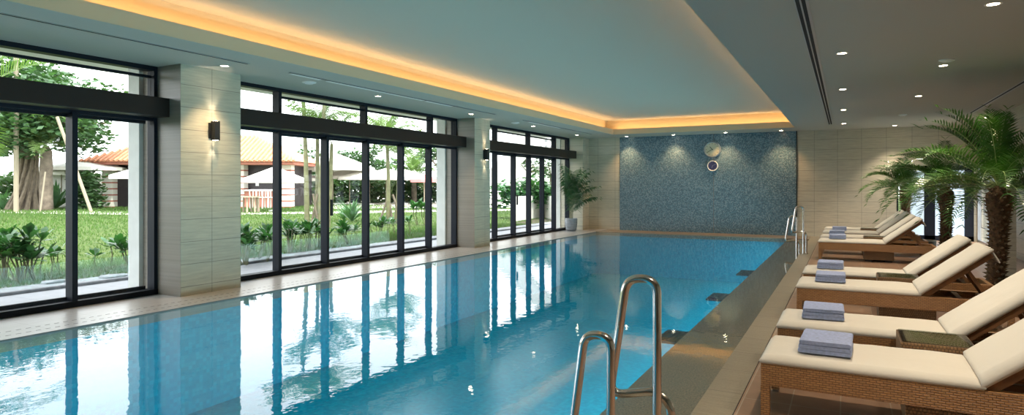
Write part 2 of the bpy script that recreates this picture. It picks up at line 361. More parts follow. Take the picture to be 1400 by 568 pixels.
# back wall with door opening X 1.27..3.05
b = MB()
D0, D1, DZ = 1.27, 3.05, 2.06
b.box(-7.93, -6.8, YB, YB+.2, -.02, CZ, 0)
b.box(-6.8, -1.30, YB-.03, YB+.2, -.02, CZ, 1)
b.box(-1.30, D0, YB, YB+.2, -.02, CZ, 0); b.box(D0, D1, YB, YB+.2, DZ, CZ, 0); b.box(D1, XR+.2, YB, YB+.2, 0, CZ, 0)
b.box(-1.31, -1.285, YB-.04, YB, 0, CZ, 2)
b.box(-3.712, -3.705, YB-.034, YB-.028, 0, CZ, 3)
struct(b.build('wall_back', [M['wall_x'], M['mosaic'], M['black'], M['ledge']]))
# right wall
b = MB(); b.box(XR, XR+.2, YN, 17.9, -.02, CZ, 0); b.box(XR, XR+.2, 17.9, YB, DZ, CZ, 0)
b.box(2.27, 2.5, 13.15, 13.4, 0, 1.95, 1)
struct(b.build('wall_right', [M['wall_y2'], M['wall_x']]))
b = MB(); b.box(-8.75, XR+.2, YN-.2, YN, -.02, CZ); struct(b.build('wall_near', M['wall_x']))
# floor: right deck, coping, pool surround
b = MB()
b.box(-.65, XR, YN, YB, -.12, 0, 0)
b.box(-.9, -.657, YN, YB, -.12, 0, 1)
b.box(-.657, -.65, YN, YB, -.12, -.004, 2)
b.box(-8.45, -7.25, YN, YB, -.12, 0, 3)
b.box(-7.25, -.9, 19.67, YB, -.12, 0, 4)
b.box(-7.25, -.9, YN, -1.5, -.12, 0, 4)
struct(b.build('floor', [M['floor'], M['coping'], M['darkslot'], M['coping_left'], M['backdeck']]))
# pool basin
b = MB()
PX0, PX1, PY0, PY1, PD = -7.25, -1.54, -1.5, 19.67, -1.35
b.box(PX0-.1, -.9, PY0-.1, PY1+.1, PD-.1, PD, 0)
b.box(PX0-.1, PX0, PY0, PY1, PD, -.12, 2)
b.box(PX0, PX1, PY1, PY1+.1, PD, -.12, 1); pass
b.box(PX0, PX1, PY0-.1, PY0, PD, -.12, 1)
b.box(PX1, -.8, PY0, PY1, PD, -.13, 2)
b.box(PX1, -.8, PY0, PY1, -.13, -.12, 3)
struct(b.build('pool_basin', [M['pooltile'], M['pooltile_x'], M['pooltile_y'], M['ledge'], M['backdeck']]))
b = MB(); b.add([(PX0,PY0,WAT),(-.9,PY0,WAT),(-.9,PY1,WAT),(PX0,PY1,WAT)], [(0,1,2,3)])
tag(b.build('pool_water', M['water']), 'still turquoise water filling the long indoor pool', 'water', kind='stuff')
# drain slots in the left coping
for i, X in enumerate((-7.62, -7.42)):
    b = MB()
    for k in range(230):
        y = -1+k*.09
        if y < 20: b.box(X-.004, X+.004, y, y+.045, 0, .0015)
    o = b.build('drain_slot', M['black'])
    struct(o)
# dark covers on the ledge edge
for lab, y0, y1 in (('dark underwater cover on the right pool ledge nearest the front handrails', 6.6, 7.15), ('dark underwater cover on the pool ledge, middle of three', 9.35, 9.95), ('dark underwater cover on the pool ledge nearest the far handrails', 12.2, 12.9)):
    b = MB(); b.box(PX1-.24, PX1+.0, y0, y1, -.15, -.125)
    for k in range(5): b.box(PX1-.22+k*.045, PX1-.205+k*.045, y0+.03, y1-.03, -.125, -.12)
    tag(b.build('underwater_cover', M['darkslot']), lab, 'pool cover plate')
# ================================================================= WINDOWS (left)
def fbox(b, y0, y1, z0, z1, d=.15): b.box(XW-d/2, XW+d/2, y0, y1, z0, z1)
def bay(n, ya, yb, lower, upper, door, lowbar=True):
    """ya..yb bay, lower: mullion centres below, upper: mullion centres above, door=(y0,y1) sliding door span"""
    w = struct(empty('window_%d' % n, (XW, (ya+yb)/2, 0))); oy = (ya+yb)/2
    b = MB(); hw = .032
    b.M = Matrix.Translation((-XW, -oy, 0))
    fbox(b, ya, yb, 0, .075, .17); fbox(b, ya, yb, 3.09, CZ, .15)
    fbox(b, ya, ya+.05, .075, 3.09); fbox(b, yb-.05, yb, .075, 3.09)
    fbox(b, ya, yb, 2.40, 2.47, .10)
    for y in lower: fbox(b, y-hw, y+hw, .075, 2.42)
    for y in upper: fbox(b, y-hw, y+hw, 2.68, 3.09)
    if lowbar: fbox(b, door[0], door[1], 2.99, 3.025, .06)
    # sliding leaves: slim stiles and rails set back
    ed = [door[0]]+[y for y in lower if door[0]+.1 < y < door[1]-.1]+[door[1]]
    for a, c in zip(ed, ed[1:]):
        for (p, q, r, s_) in ((a+hw, c-hw, .075, .12), (a+hw, c-hw, 2.36, 2.40)):
            b.box(XW-.09, XW-.05, p, q, r, s_)
    b.build('window_frame', M['frame'], w)
    ys = [ya+.05]+list(lower)+[yb-.05]
    for i, (a, c) in enumerate(zip(ys, ys[1:])):
        g = MB(); g.box(-.006, .006, a-oy+(hw if i else 0), c-oy-(hw if i < len(ys)-2 else 0), .075, 2.40)
        g.build('glass_pane', M['glass'], w)
    ys = [ya+.05]+list(upper)+[yb-.05]
    for i, (a, c) in enumerate(zip(ys, ys[1:])):
        g = MB(); g.box(-.006, .006, a-oy+(hw if i else 0), c-oy-(hw if i < len(ys)-2 else 0), 2.47, 3.09)
        g.build('glass_pane', M['glass'], w)
    # pull handles on the middle leaves
    return w
bay(1, -2.2, 5.46, (1.1, 2.2, 4.40), (), (-1, 5.4))
bay(2, 6.42, 13.1, (7.61, 8.72, 9.84, 10.97, 12.0), (7.61, 9.78, 12.05), (7.61, 12.0))
bay(3, 13.85, 20.22, (15.1, 16.2, 17.2, 18.15, 19.07), (15.1, 17.15, 19.07), (15.1, 19.07))
k = 2
for ya, yb in ((-2.2, 5.46), (6.42, 13.1), (13.85, 20.22)):
    b = MB(); b.box(-8.43, -8.16, ya, yb, 2.44, 2.695)
    struct(b.build('trim_%d' % k, M['header'], bevel=.004)); k += 1
for y, lab in ((8.79, 'black pull handle on the sliding door by the first pillar'), (16.27, 'black pull handle on the sliding door past the second pillar')):
    b = MB(); b.box(-8.42, -8.385, y-.025, y+.025, .95, 1.25)
    o = b.build('door_handle', M['black'], bevel=.004); tag(o, lab, 'handle')
# ================================================================= BACK DOOR
w = struct(empty('door_1', ((D0+D1)/2, YB+.05, 0))); ox = (D0+D1)/2
b = MB(); b.M = Matrix.Translation((-ox, 0, 0))
b.box(D0, D0+.04, -.04, .06, 0, DZ); b.box(1.93, 2.18, -.04, .06, 0, DZ); b.box(2.85, D1, -.04, .06, 0, DZ)
b.box(D0, D1, -.04, .06, 1.93, DZ); b.box(D0, D1, -.04, .06, 0, .13)
b.build('door_frame', M['frame'], w)
for a, c in ((D0+.04, 1.93), (2.18, 2.85)):
    MB().box(a-ox, c-ox, -.006, .006, .13, 1.93).build('glass_pane', M['glass'], w)
w = struct(empty('window_4', (XR, 19.3, 0)))
b = MB(); b.box(-.03, .05, -1.4, -1.34, 0, DZ); b.box(-.03, .05, 1.44, 1.5, 0, DZ); b.box(-.03, .05, -.12, -.06, 0, DZ); b.box(-.02, .04, -1.34, 1.44, 0, .06); b.box(-.02, .04, -1.34, 1.44, 2.0, DZ)
b.build('window_frame', M['alu'], w)
MB().box(0, .012, -1.34, -.12, .06, 2.0).build('glass_pane', M['glass'], w); MB().box(0, .012, -.06, 1.44, .06, 2.0).build('glass_pane', M['glass'], w)
b = MB()
for k in range(3): b.box(-.003, 0, .35+k*.18, .42+k*.18, .75, 1.25-.12*k)
b.box(-.003, 0, .2, .22, .4, 1.4); b.box(-.003, 0, 1.1, 1.12, .4, 1.4); b.box(-.003, 0, .2, 1.12, 1.38, 1.4); b.box(-.003, 0, .2, 1.12, .4, .42)
b.build('etched_marks', M['alu'], w)
# white corridor wall outside the end door
b = MB(); b.box(1.62, 5.5, 22.6, 22.8, 0, 3.0); struct(b.build('outer_screen_wall', mat('bluish_white_render', (.62,.72,.86), .8)))
# ================================================================= CEILING FITTINGS
DL_R = [(-.04, 8.87), (-.04, 12.18), (-.04, 15.48), (-.04, 18.88), (1.185, 7.11), (1.185, 10.42), (1.185, 13.75), (1.185, 17.13), (1.185, 20.15), (3.0, 18.88), (-.04, 5.57), (1.185, 3.8), (-.04, 2.27)]
DL_L = [(-7.55, 5.85), (-7.6, 9.14), (-7.6, 12.4), (-7.62, 15.7), (-7.7, 19.13)]
DL_B = [(-6.46, 20.45), (-4.9, 20.45), (-3.285, 20.4), (-1.69, 20.36)]
dl = empty('downlight', (*DL_R[0], CZ))
b = MB(); b.lathe([(.050,-.002),(.066,-.004),(.070,0),(.050,0)], seg=20); b.build('trim_ring', M['white'], dl, smooth=True)
b = MB(); b.lathe([(.001,-.001),(.048,-.001),(.048,.0),(.001,.0)], seg=20); b.build('lamp_face', M['lamp'], dl)
def dlab(i, kind):
    return {
     'R': ['ceiling downlight in the inner right row, nearest one seen beside the long air slot', 'second ceiling downlight along the inner right row beside the air slot', 'third ceiling downlight along the inner right row beside the air slot', 'farthest ceiling downlight in the row beside the air slot',
           'nearest ceiling downlight, at the top right corner of the photo', 'ceiling downlight just beside the nearer round smoke detector', 'lone ceiling downlight between the two round detectors', 'ceiling downlight just beside the farther round detector', 'ceiling downlight closest to the back wall above the beige tiles', 'ceiling downlight seen through the nearest palm fronds',
           'ceiling downlight over the gap before the two nearest loungers, just above the frame', 'outer row ceiling downlight over the nearest lounger, above the frame', 'ceiling downlight nearest the near handrails, above the frame'],
     'L': ['downlight right above the first tiled pillar', 'downlight over the windows, between the first pillar and the middle bay', 'downlight beside the second tiled pillar', 'downlight over the far window bay, middle one', 'downlight in the far left corner above the potted palm'],
     'B': ['leftmost of the four downlights over the mosaic wall', 'second from left of the downlights over the mosaic wall', 'downlight over the mosaic wall just right of the clock', 'rightmost of the four downlights over the mosaic wall']}[kind][i]
def spot(x, y, z, e, ang=70, blend=.85, col=(1,.83,.62), d=(0,0,-1), rad=.04):
    ld = bpy.data.lights.new('spot', 'SPOT'); ld.energy = e; ld.spot_size = R(ang); ld.spot_blend = blend; ld.color = col; ld.shadow_soft_size = rad
    lo = bpy.data.objects.new('downlight_beam', ld); COL.objects.link(lo); lo.location = (x, y, z)
    lo.rotation_euler = Vector(d).to_track_quat('-Z', 'Y').to_euler()
    return lo
first = True
for kind, lst in (('R', DL_R), ('L', DL_L), ('B', DL_B)):
    for i, (x, y) in enumerate(lst):
        o = dl if first else copy_tree(dl); first = False
        o.location = (x, y, CZ); tag(o, dlab(i, kind), 'ceiling light', 'recessed ceiling downlights')
        e = {'R': 170, 'L': 130, 'B': 85}[kind]
        spot(x, y, CZ-.02, e, {'R': 95, 'L': 80, 'B': 100}[kind], col={'R': (1,.83,.62), 'L': (1,.72,.42), 'B': (1,.60,.28)}[kind])
# round detectors / speakers
for (x, y, r, lab) in ((1.17, 9.96, .09, 'round white ceiling detector, the nearer on the right side'), (1.17, 17.16, .09, 'round white ceiling detector, the farther on the right side'), (-7.53, 7.38, .11, 'round ceiling air outlet ring above the middle windows'), (-7.6, 14.6, .11, 'round ceiling air outlet ring just past the second pillar')):
    b = MB(); b.lathe([(.01,-.03),(r*.55,-.03),(r*.75,-.015),(r,-.012),(r,0),(.01,0)], (0,0,0), 24)
    o = b.build('ceiling_detector' if x > 0 else 'air_outlet', M['white'], smooth=True, loc=(x, y, CZ)); tag(o, lab, 'ceiling fitting')
# air slots
def slot(x0, x1, y0, y1, nslots, lab):
    t = empty('air_slot', ((x0+x1)/2, (y0+y1)/2, CZ)); tag(t, lab, 'air diffuser')
    hx = (x1-x0)/2; hy = (y1-y0)/2
    b = MB(); b.box(-hx, hx, -hy, hy, -.004, 0); b.build('slot_frame', M['alu'], t)
    w = 2*hx/(nslots*2+1)
    for k in range(nslots):
        a = -hx+w*(.55+2*k); MB().box(a, a+w*1.35, -hy+.01, hy-.01, -.0055, -.004).build('slot_opening', M['darkslot'], t)
slot(-.41, -.29, 2.0, 18.9, 2, 'long black twin air slot in the grey ceiling beside the recess')
slot(2.46, 2.54, 2.0, 17.5, 1, 'grey metal track on the ceiling at the far right above the palm')
for k, (y0, y1, lab) in enumerate(((-1, 5.9, 'thin white air slot over the near left windows'), (6.6, 12.7, 'thin white air slot over the middle windows'), (14.1, 19.0, 'thin white air slot over the far windows'))):
    slot(-7.16, -7.10, y0, y1, 1, lab)
# linear white blanks beside slot
for k, (y0, y1) in enumerate(((6.7, 7.3), (7.45, 10.0), (10.1, 11.0), (14.6, 16.6))):
    b = MB(); b.box(-7.25, -7.17, y0, y1, CZ-.004, CZ)
    struct(b.build('trim_%d' % (k+5), M['white'])); continue
    tag(b.build('access_strip', M['white']), ['short white strip beside the ceiling slot right after the first pillar', 'long white strip beside the ceiling slot over the middle windows', 'white strip beside the ceiling slot before the second pillar', 'white strip beside the ceiling slot over the far windows'][k], 'ceiling strip')
# wall sconces
def sconce(y, lab, e):
    t = empty('wall_sconce', (-7.93, y, 2.28)); tag(t, lab, 'wall light', 'black up-and-down wall lights')
    MB().box(0, .025, -.05, .03, -.11, .11).build('back_plate', M['black'], t, bevel=.003)
    MB().box(.025, .115, -.03, .055, -.135, .135).build('lamp_body', M['black'], t, bevel=.004)
    MB().box(.045, .095, -.01, .035, -.138, -.135).build('lamp_face', M['lamp'], t)
    MB().box(.045, .095, -.01, .035, .135, .138).build('lamp_face', M['lamp'], t)
    spot(-7.86, y+.01, 2.43, e, 50, .5, d=(-.12,0,1), rad=.01); spot(-7.86, y+.01, 2.13, e, 50, .5, d=(-.12,0,-1), rad=.01)
sconce(5.93, 'black up and down wall light on the first, nearer tiled pillar', 7)
sconce(13.56, 'black up and down wall light on the second, farther tiled pillar', 7)
# ================================================================= CLOCKS
def clock(x, z, r, rim, face, hands, lab, name, ha, ma, cat):
    t = empty(name, (x, YB-.03, z)); tag(t, lab, cat)
    RX = Matrix.Rotation(R(90), 4, 'X')
    b = MB(); b.M = RX; b.lathe([(r*.84,.0),(r,.0),(r,.06),(r*.93,.075),(r*.84,.06)], seg=40); b.build('clock_case', rim, t, smooth=True)
    b = MB(); b.M = RX; b.lathe([(.001,.0),(r*.86,.0),(r*.86,.052),(.001,.052)], seg=40); b.build('clock_face', face, t)
    for k in range(12):
        b = MB(); b.M = Matrix.Rotation(R(30*k), 4, 'Y'); b.box(-r*.022, r*.022, -.057, -.052, r*.66, r*.78); b.build('hour_mark', hands, t)
    for (an, ln, wd) in ((ha, .45, .035), (ma, .68, .022)):
        b = MB(); b.M = Matrix.Rotation(R(an), 4, 'Y'); b.box(-r*wd, r*wd, -.064, -.059, -r*.1, r*ln); b.build('clock_hand', hands, t)
clock(-3.74, 2.66, .255, M['alu'], mat('cream_dial', (.62,.58,.42), .4), M['black'], 'round wall clock with a cream dial on the blue mosaic wall', 'wall_clock', 320, 240, 'clock')
clock(-3.73, 2.14, .165, M['white'], mat('violet_dial', (.05,.05,.14), .3), M['alu'], 'small white-rimmed round gauge with dark dial below the wall clock', 'wall_gauge', 200, 60, 'gauge')
# ================================================================= POOL HANDRAILS
def rail(x, y, z0, lab, wf=1., name='handrail'):
    """post stands at (x,y,z0); the loop leans over the water (towards -x)"""
    r = .021
    top = rounded([(0,0,-.0),(0,0,1.05),(-.150*wf,0,1.05),(-.238*wf,0,.46),(-.02,.045,.50),(.055,.05,.44),(.055,.05,-.0)], .078, 9)
    # start slightly different: make the arch rounder
    b = MB(); b.tube(top, r, 14)
    t = empty(name, (x, y, z0)); tag(t, lab, 'handrail', 'steel pool handrails')
    b.build('rail_tube', M['steel'], t, smooth=True, ang=60)
    b = MB(); b.lathe([(.022,.0),(.045,.0),(.045,.008),(.024,.018)], seg=20); b.build('floor_flange', M['steel'], t, smooth=True)
    b = MB(); b.lathe([(.022,.0),(.045,.0),(.045,.008),(.024,.018)], (.055,.05,0.001), seg=20); b.build('floor_flange', M['steel'], t, smooth=True)
rail(-.80, 3.01, 0, 'tall polished steel handrail on the deck, closest to the camera')
rail(-.98, 2.86, -.262, 'shorter looking steel handrail standing in the shallow ledge, left of the tall near one', .88)
rail(-.82, 15.3, 0, 'far steel handrail on the deck edge before the beige wall')
rail(-.985, 15.75, -.235, 'far steel handrail standing in the water ledge')
# ================================================================= LOUNGERS
W = .65
def soft(lx, ly, t, nx=44, ny=24, wr=.006, seed=0, flare=0):
    """soft cushion lying on z=0, x 0..lx, y 0..ly"""
    b = MB(); vs = []; fs = []
    def edge(u):
        d = min(u, 1-u); return d
    for i in range(nx+1):
        for j in range(ny+1):
            u, w = i/nx, j/ny
            dx = min(u, 1-u)*lx; dy = min(w, 1-w)*ly
            k = min(1, dx/.022); k2 = min(1, dy/.022)
            hgt = t*(.55+.45*(1-(1-k)**2)**.5*(1-(1-k2)**2)**.5 if k*k2 > 0 else .55)
            hgt += .006*min(1, dx/.12)*min(1, dy/.12)+wr*noise.noise(Vector((u*lx*6+seed, w*ly*6, seed*.7)))*min(1, min(dx, dy)/.03)
            vs.append((u*lx, w*ly, hgt))
    n1 = len(vs)
    for i in range(nx+1):
        for j in range(ny+1):
            vs.append((i/nx*lx, j/ny*ly, 0))
    I = lambda i, j: i*(ny+1)+j
    for i in range(nx):
        for j in range(ny):
            fs.append((I(i,j), I(i+1,j), I(i+1,j+1), I(i,j+1)))
            fs.append((n1+I(i,j), n1+I(i,j+1), n1+I(i+1,j+1), n1+I(i+1,j)))
    # mid ring gives a bulged side with a seam
    per = [(i, 0) for i in range(nx)]+[(nx, j) for j in range(ny)]+[(i, ny) for i in range(nx, 0, -1)]+[(0, j) for j in range(ny, 0, -1)]
    m0 = len(vs); bx = .010
    for i, j in per:
        x, y, z = vs[I(i,j)]
        ex = -bx if i == 0 else (bx if i == nx else 0); ey = -bx if j == 0 else (bx if j == ny else 0)
        vs.append((x+ex, y+ey, t*.28))
    P = len(per)
    for q in range(P):
        q2 = (q+1) % P; a = I(*per[q]); c = I(*per[q2])
        fs.append((a, m0+q, m0+q2, c)); fs.append((m0+q, n1+a, n1+c, m0+q2))
    b.add(vs, fs); return b
HXg = 1.17      # hinge from foot end
BA = R(38.5)
def lounger(seed):
    t = empty('sun_lounger')
    z0, z1 = .215, .355; tk = .05
    b = MB(); b.box(0, 2.0, 0, tk, z0, z1); b.build('side_rail', M['wicker'], t, bevel=.006)
    b = MB(); b.box(0, 2.0, W-tk, W, z0, z1); b.build('side_rail', M['wicker'], t, bevel=.006)
    b = MB(); b.box(0, tk, tk, W-tk, z0, z1); b.build('end_rail', M['wicker'], t, bevel=.006)
    b = MB(); b.box(1.95, 2.0, tk, W-tk, z0, z1); b.build('end_rail', M['wicker'], t, bevel=.006)
    for y in (0, W-tk):
        b = MB(); b.box(0, tk+.005, y, y+tk, .02, z0); lg = b.build('leg', M['wicker'], t)
        MB().box(.008, tk-.003, y+.006, y+tk-.006, 0, .02).build('foot', M['chrome'], lg)
    for y in (0, W-tk):
        b = MB(); b.box(1.9, 1.95, y, y+tk, .02, z0); lg = b.build('leg', M['wicker'], t)
        MB().box(1.908, 1.942, y+.006, y+tk-.006, 0, .02).build('foot', M['chrome'], lg)
    b = MB(); b.box(.80, 1.32, .10, W-.10, .04, z0+.02); bs = b.build('base_box', M['wicker2'], t, bevel=.006)
    MB().box(.83, .95, .12, W-.12, 0, .04).build('foot', M['black'], bs); MB().box(1.17, 1.29, .12, W-.12, 0, .04).build('foot', M['black'], bs)
    b = MB()
    for k in range(8): b.box(tk+.02+k*.137, tk+.11+k*.137, tk, W-tk, z1-.05, z1-.02)
    b.box(tk, 1.95, W*.33-.02, W*.33+.02, z1-.09, z1-.05); b.box(tk, 1.95, W*.67-.02, W*.67+.02, z1-.09, z1-.05)
    b.box(1.5, 1.55, tk, W-tk, z1-.05, z1-.01); b.box(1.72, 1.78, tk, W-tk, z1-.05, z1-.01)
    b.build('slat_deck', M['wood'], t)
    c = soft(HXg, W-.01, .054, seed=seed); c.M = None
    o = c.build('seat_cushion', M['cushion'], t, smooth=True, ang=70); o.location = (0, .005, z1+.001)
    # backrest
    BL = .76
    br = bpy.data.objects.new('backrest', None); 
    A = Matrix.Translation((HXg, 0, z1+.0)) @ Matrix.Rotation(-BA, 4, 'Y')
    b = MB(); b.M = A
    b.box(.0, BL, .03, .075, -.045, 0); b.box(.0, BL, W-.075, W-.03, -.045, 0)
    for k in range(6): b.box(.04+k*.125, .10+k*.125, .075, W-.075, -.03, -.005)
    bk = b.build('backrest_frame', M['wood'], t, bevel=.003)
    for y in (.08, W-.11):
        b = MB(); p0 = A @ Vector((.50, y, -.04)); b.prism([(p0.x-.02, p0.z), (p0.x+.02, p0.z), (p0.x+.25, z1-.08), (p0.x+.21, z1-.08)], y, y+.03); b.build('support_strut', M['wood'], bk)
    c = soft(BL+.02, W-.01, .065, seed=seed+5); o = c.build('back_cushion', M['cushion'], t, smooth=True, ang=70)
    o.location = (HXg+.005, .005, z1+.012); o.rotation_euler = (0, -BA, 0)
    # hood flap over the head end
    b = MB(); b.M = A
    b.prism([(BL+.022, .055), (BL+.034, .055), (BL+.005, -.115), (BL-.008, -.115)], .01, W-.01)
    b.build('cushion_flap', M['cushion'], t, bevel=.004)
    return t
def towel_mesh():
    b = MB(); L_, Wd, n = .31, .38, 3
    th = .028
    for k in range(n):
        z = k*th; x0, x1 = (.004*k, L_-.003*(k % 2))
        pr = []
        for q in range(9): a = -pi/2+pi*q/8; pr.append((x1-th/2+th/2*cos(a), z+th/2+th/2*sin(a)))
        for q in range(9): a = pi/2+pi*q/8; pr.append((x0+th/2+th/2*cos(a), z+th/2+th/2*sin(a)))
        nY = 14
        rings = []
        for j in range(nY+1):
            y = Wd*j/nY; e = min(j, nY-j)/1.; s = 1 if e >= 1 else .86
            zz = z+th/2
            rings.append([((u-L_/2)*(1 if s == 1 else .985)+L_/2, y, zz+(w-zz)*s+.003*noise.noise(Vector((u*12, y*12, k)))) for u, w in pr])
        m_ = len(pr); vs = [p for r_ in rings for p in r_]; fs = []
        for j in range(nY):
            for i in range(m_): i2 = (i+1) % m_; fs.append((j*m_+i, j*m_+i2, (j+1)*m_+i2, (j+1)*m_+i))
        fs += [tuple(range(m_)), tuple(range(nY*m_, (nY+1)*m_))[::-1]]
        b.add(vs, fs)
    return b
LY = [4.36, 5.50, 7.76, 9.02, 14.25, 15.55, 17.05, 18.35]
LLAB = ['wicker sun lounger nearest the camera, cut off by the right edge', 'wicker sun lounger second from the camera, behind the first glass table', 'wicker sun lounger third from the camera, nearer of the middle pair', 'wicker sun lounger fourth from the camera, farther of the middle pair',
        'wicker sun lounger fifth from the camera, nearest of the far group', 'wicker sun lounger sixth from the camera, in the far group', 'wicker sun lounger seventh from the camera, second to last of the far group', 'wicker sun lounger farthest from the camera, closest to the beige wall']
protos = [lounger(1), lounger(11)]
loungers = []
for i, y in enumerate(LY):
    o = protos[i] if i < 2 else copy_tree(protos[i % 2])
    rz = R([-.6, .3, 0, .4, 0, 0, .3, 0][i])
    o.location = (-.485, y, 0); o.rotation_euler = (0, 0, rz); tag(o, LLAB[i], 'sun lounger', 'wicker sun loungers beside the pool'); loungers.append(o)
tw = towel_mesh().build('towel', M['towel'], smooth=True, ang=60)
TL = ['folded blue towel on the nearest lounger', 'folded blue towel on the second lounger from the camera', 'folded blue towel on the nearer lounger of the middle pair', 'folded blue towel on the farther lounger of the middle pair', 'folded blue towel on the fifth lounger, lowest of the three far towels', 'folded blue towel on the sixth lounger, middle of the three far towels', 'folded blue towel on the seventh lounger, topmost of the three far towels']
for i in range(7):
    o = tw if i == 0 else tw.copy()
    if i: COL.objects.link(o)
    o.location = (-.485+[.21, .17, .18, .15, .19, .16, .2][i], LY[i]+[.12,.15,.14,.15,.16,.14,.15][i], .355+.069); o.rotation_euler = (0, 0, R([-2, 1.5, 1, -1, 2, 0, 1][i]))
    tag(o, TL[i], 'towel', 'folded blue towels on the loungers')
# side tables
def table():
    t = empty('side_table'); s = .43; h = .45
    b = MB(); b.box(0, s, 0, .04, 0.012, h-.01); b.box(0, s, s-.04, s, 0.012, h-.01); b.box(0, .04, .04, s-.04, .012, h-.01); b.box(s-.04, s, .04, s-.04, .012, h-.01); b.box(.04, s-.04, .04, s-.04, h-.05, h-.012)
    b.build('table_body', M['wicker2'], t, bevel=.006)
    MB().box(.04, s-.04, .04, s-.04, h-.0119, h-.0105).build('woven_top', M['woventop'], t)
    b = MB(); b.box(.012, s-.012, .012, s-.012, h-.010, h-.002); b.build('glass_top', M['tableglass'], t)
    b = MB()
    for x in (.03, s-.05):
        for y in (.03, s-.05): b.box(x, x+.02, y, y+.02, 0, .012)
    b.build('feet', M['chrome'], t)
    return t
tb = table()
for i, y in enumerate((5.035, 8.50, 14.99, 17.79)):
    o = tb if i == 0 else copy_tree(tb); o.location = (.33, y, 0)
    tag(o, ['glass-topped wicker side table between the two nearest loungers', 'glass-topped wicker side table between the middle pair of loungers', 'glass-topped wicker side table between the fifth and sixth loungers', 'glass-topped wicker side table between the two farthest loungers'][i], 'side table', 'wicker side tables between loungers')
# ================================================================= PALMS
def frond(L_=1.2, n=34, droop=1.1, e0=.9, wid=.32, lw=.014, vee=.5, seed=0, rr=.008, leafsag=.35):
    """one pinnate frond; starts at origin, rises at elevation e0 and arches over in +x"""
    rnd = random.Random(seed); b = MB(); pts = [Vector((0,0,0))]; el = e0; N = 26
    for k in range(N):
        pts.append(pts[-1]+Vector((cos(el), 0, sin(el)))*L_/N); el -= droop/N*(.35+1.3*k/N)
    b.tube(pts, [rr*(1-.85*k/N) for k in range(N+1)], 5, 0)
    for i in range(n):
        t = .16+.84*i/(n-1); k = min(t*N, N-.001); a = int(k); p = pts[a].lerp(pts[a+1], k-a); d = (pts[a+1]-pts[a]).normalized()
        up = Vector((-d.z, 0, d.x))
        ln = wid*(1.15*math.sin(pi*min(1, .12+t*.93))**.6 if t < .99 else .5)*(.85+.3*rnd.random())
        for sd in (-1, 1):
            dr = (Vector((0, sd, 0))*.85+d*(.35+.6*t)+up*vee*(.6+.6*rnd.random())).normalized()
            q1 = p+dr*ln*.5; q2 = p+dr*ln+Vector((0,0,-1))*ln*leafsag*(.6+.8*rnd.random())
            w = d*lw*.5
            b.add([p-w*.6, p+w*.6, q1+w, q1-w, q2], [(0,1,2,3), (3,2,4)], 1)
    return b
def palm(name, loc, lab, h, crown, rtr, nf, leafm, trunkm, lean=(0,0), spec=None, seed=1, wid=.27, stubs=True, lw=.014, up=(-.35, 1.35), sag=.15, arch=(.75, 1.5), group=None, nleaf=34, parts=True):
    rnd = random.Random(seed); t = empty(name, loc); tag(t, lab, 'palm tree', group)
    b = MB(); pts = []; rs = []
    for k in range(13):
        u = k/12; pts.append((lean[0]*u+.02*sin(3*u), lean[1]*u, h*u))
        rs.append(rtr*((.85+.1*sin(k*1.7)*.3)+(.42*math.exp(-((u-.88)/.15)**2) if stubs else .15*(1-u)))*(.45 if u > .97 else 1))
    b.tube(pts, rs, 14)
    b.build('trunk', trunkm, t, smooth=True, ang=180)
    if stubs:
        b = MB(); ns = int(h/.008)
        for k in range(ns):
            u = (k+.5)/ns; a = k*2.39996; z = h*u*.985; i = min(int(u*12), 11); f = u*12-i; r_ = rs[i]*(1-f)+rs[i+1]*f
            cx = lean[0]*u+.02*sin(3*u); cy = lean[1]*u; o_ = Vector((cos(a), sin(a), 0)); tn = Vector((-sin(a), cos(a), 0)); l_ = .045+.03*rnd.random()
            c = Vector((cx, cy, z))+o_*r_*.9
            b.add([c-tn*.024, c+tn*.024, c+Vector((0,0,.03)), c+Vector((0,0,-.018)), c+o_*l_+Vector((0,0,.022))], [(0,3,4),(3,1,4),(1,2,4),(2,0,4)])
        b.build('leaf_stubs', M['stub'], t)['kind'] = 'stuff'
    vs = []
    for e_i in range(5):
        e0 = up[1]-(up[1]-up[0])*(e_i/4.)
        vs.append(frond(crown*(1-.12*(e_i == 0)), nleaf, arch[0]+(arch[1]-arch[0])*e_i/4, e0, wid, lw, seed=seed*10+e_i, leafsag=sag))
    me = []
    for v in vs:
        o = v.build('frond', [M['rachis'], leafm], t); me.append(o)
        o.location = (lean[0], lean[1], h-.02)
    k = 0
    for i in range(nf):
        ei = min(4, int(5*(i/nf)**.8)); src = me[ei]
        if k < 5 and i < 5 and False: pass
        o = src.copy(); COL.objects.link(o); o.parent = t
        o.rotation_euler = (rnd.uniform(-.12,.12), rnd.uniform(-.12,.12), i*2.39996+rnd.uniform(-.2,.2)); s_ = rnd.uniform(.85, 1.1)*(.70 if parts and stubs and cos(o.rotation_euler[2]) > .45 else 1); o.scale = (s_, s_, s_)
    for e_i, o in enumerate(me): o.rotation_euler[2] = 1.1*e_i+1.3
    return t
palm('palm_tree', (1.87, 11.15, 0), 'largest indoor palm with a thick shaggy trunk, nearest on the right', 1.50, 1.55, .125, 46, M['palmleaf'], M['trunk'], seed=3, nleaf=30, lw=.027, up=(.12,1.45), arch=(1.1,1.5), lean=(.05,0))
palm('palm_tree', (2.0, 17.3, 0), 'middle indoor palm standing in front of the black framed door', 1.48, 1.45, .13, 34, M['palmleaf'], M['trunk'], seed=4, nleaf=28, lw=.028, up=(.15,1.4), arch=(1.2,1.6))
palm('palm_tree', (1.36, 19.3, .0), 'smallest, farthest indoor palm at the left side of the door', 1.50, 1.1, .11, 28, M['palmleaf'], M['trunk'], seed=5, nleaf=26, lw=.028, up=(.15, 1.3), arch=(1.2,1.6))
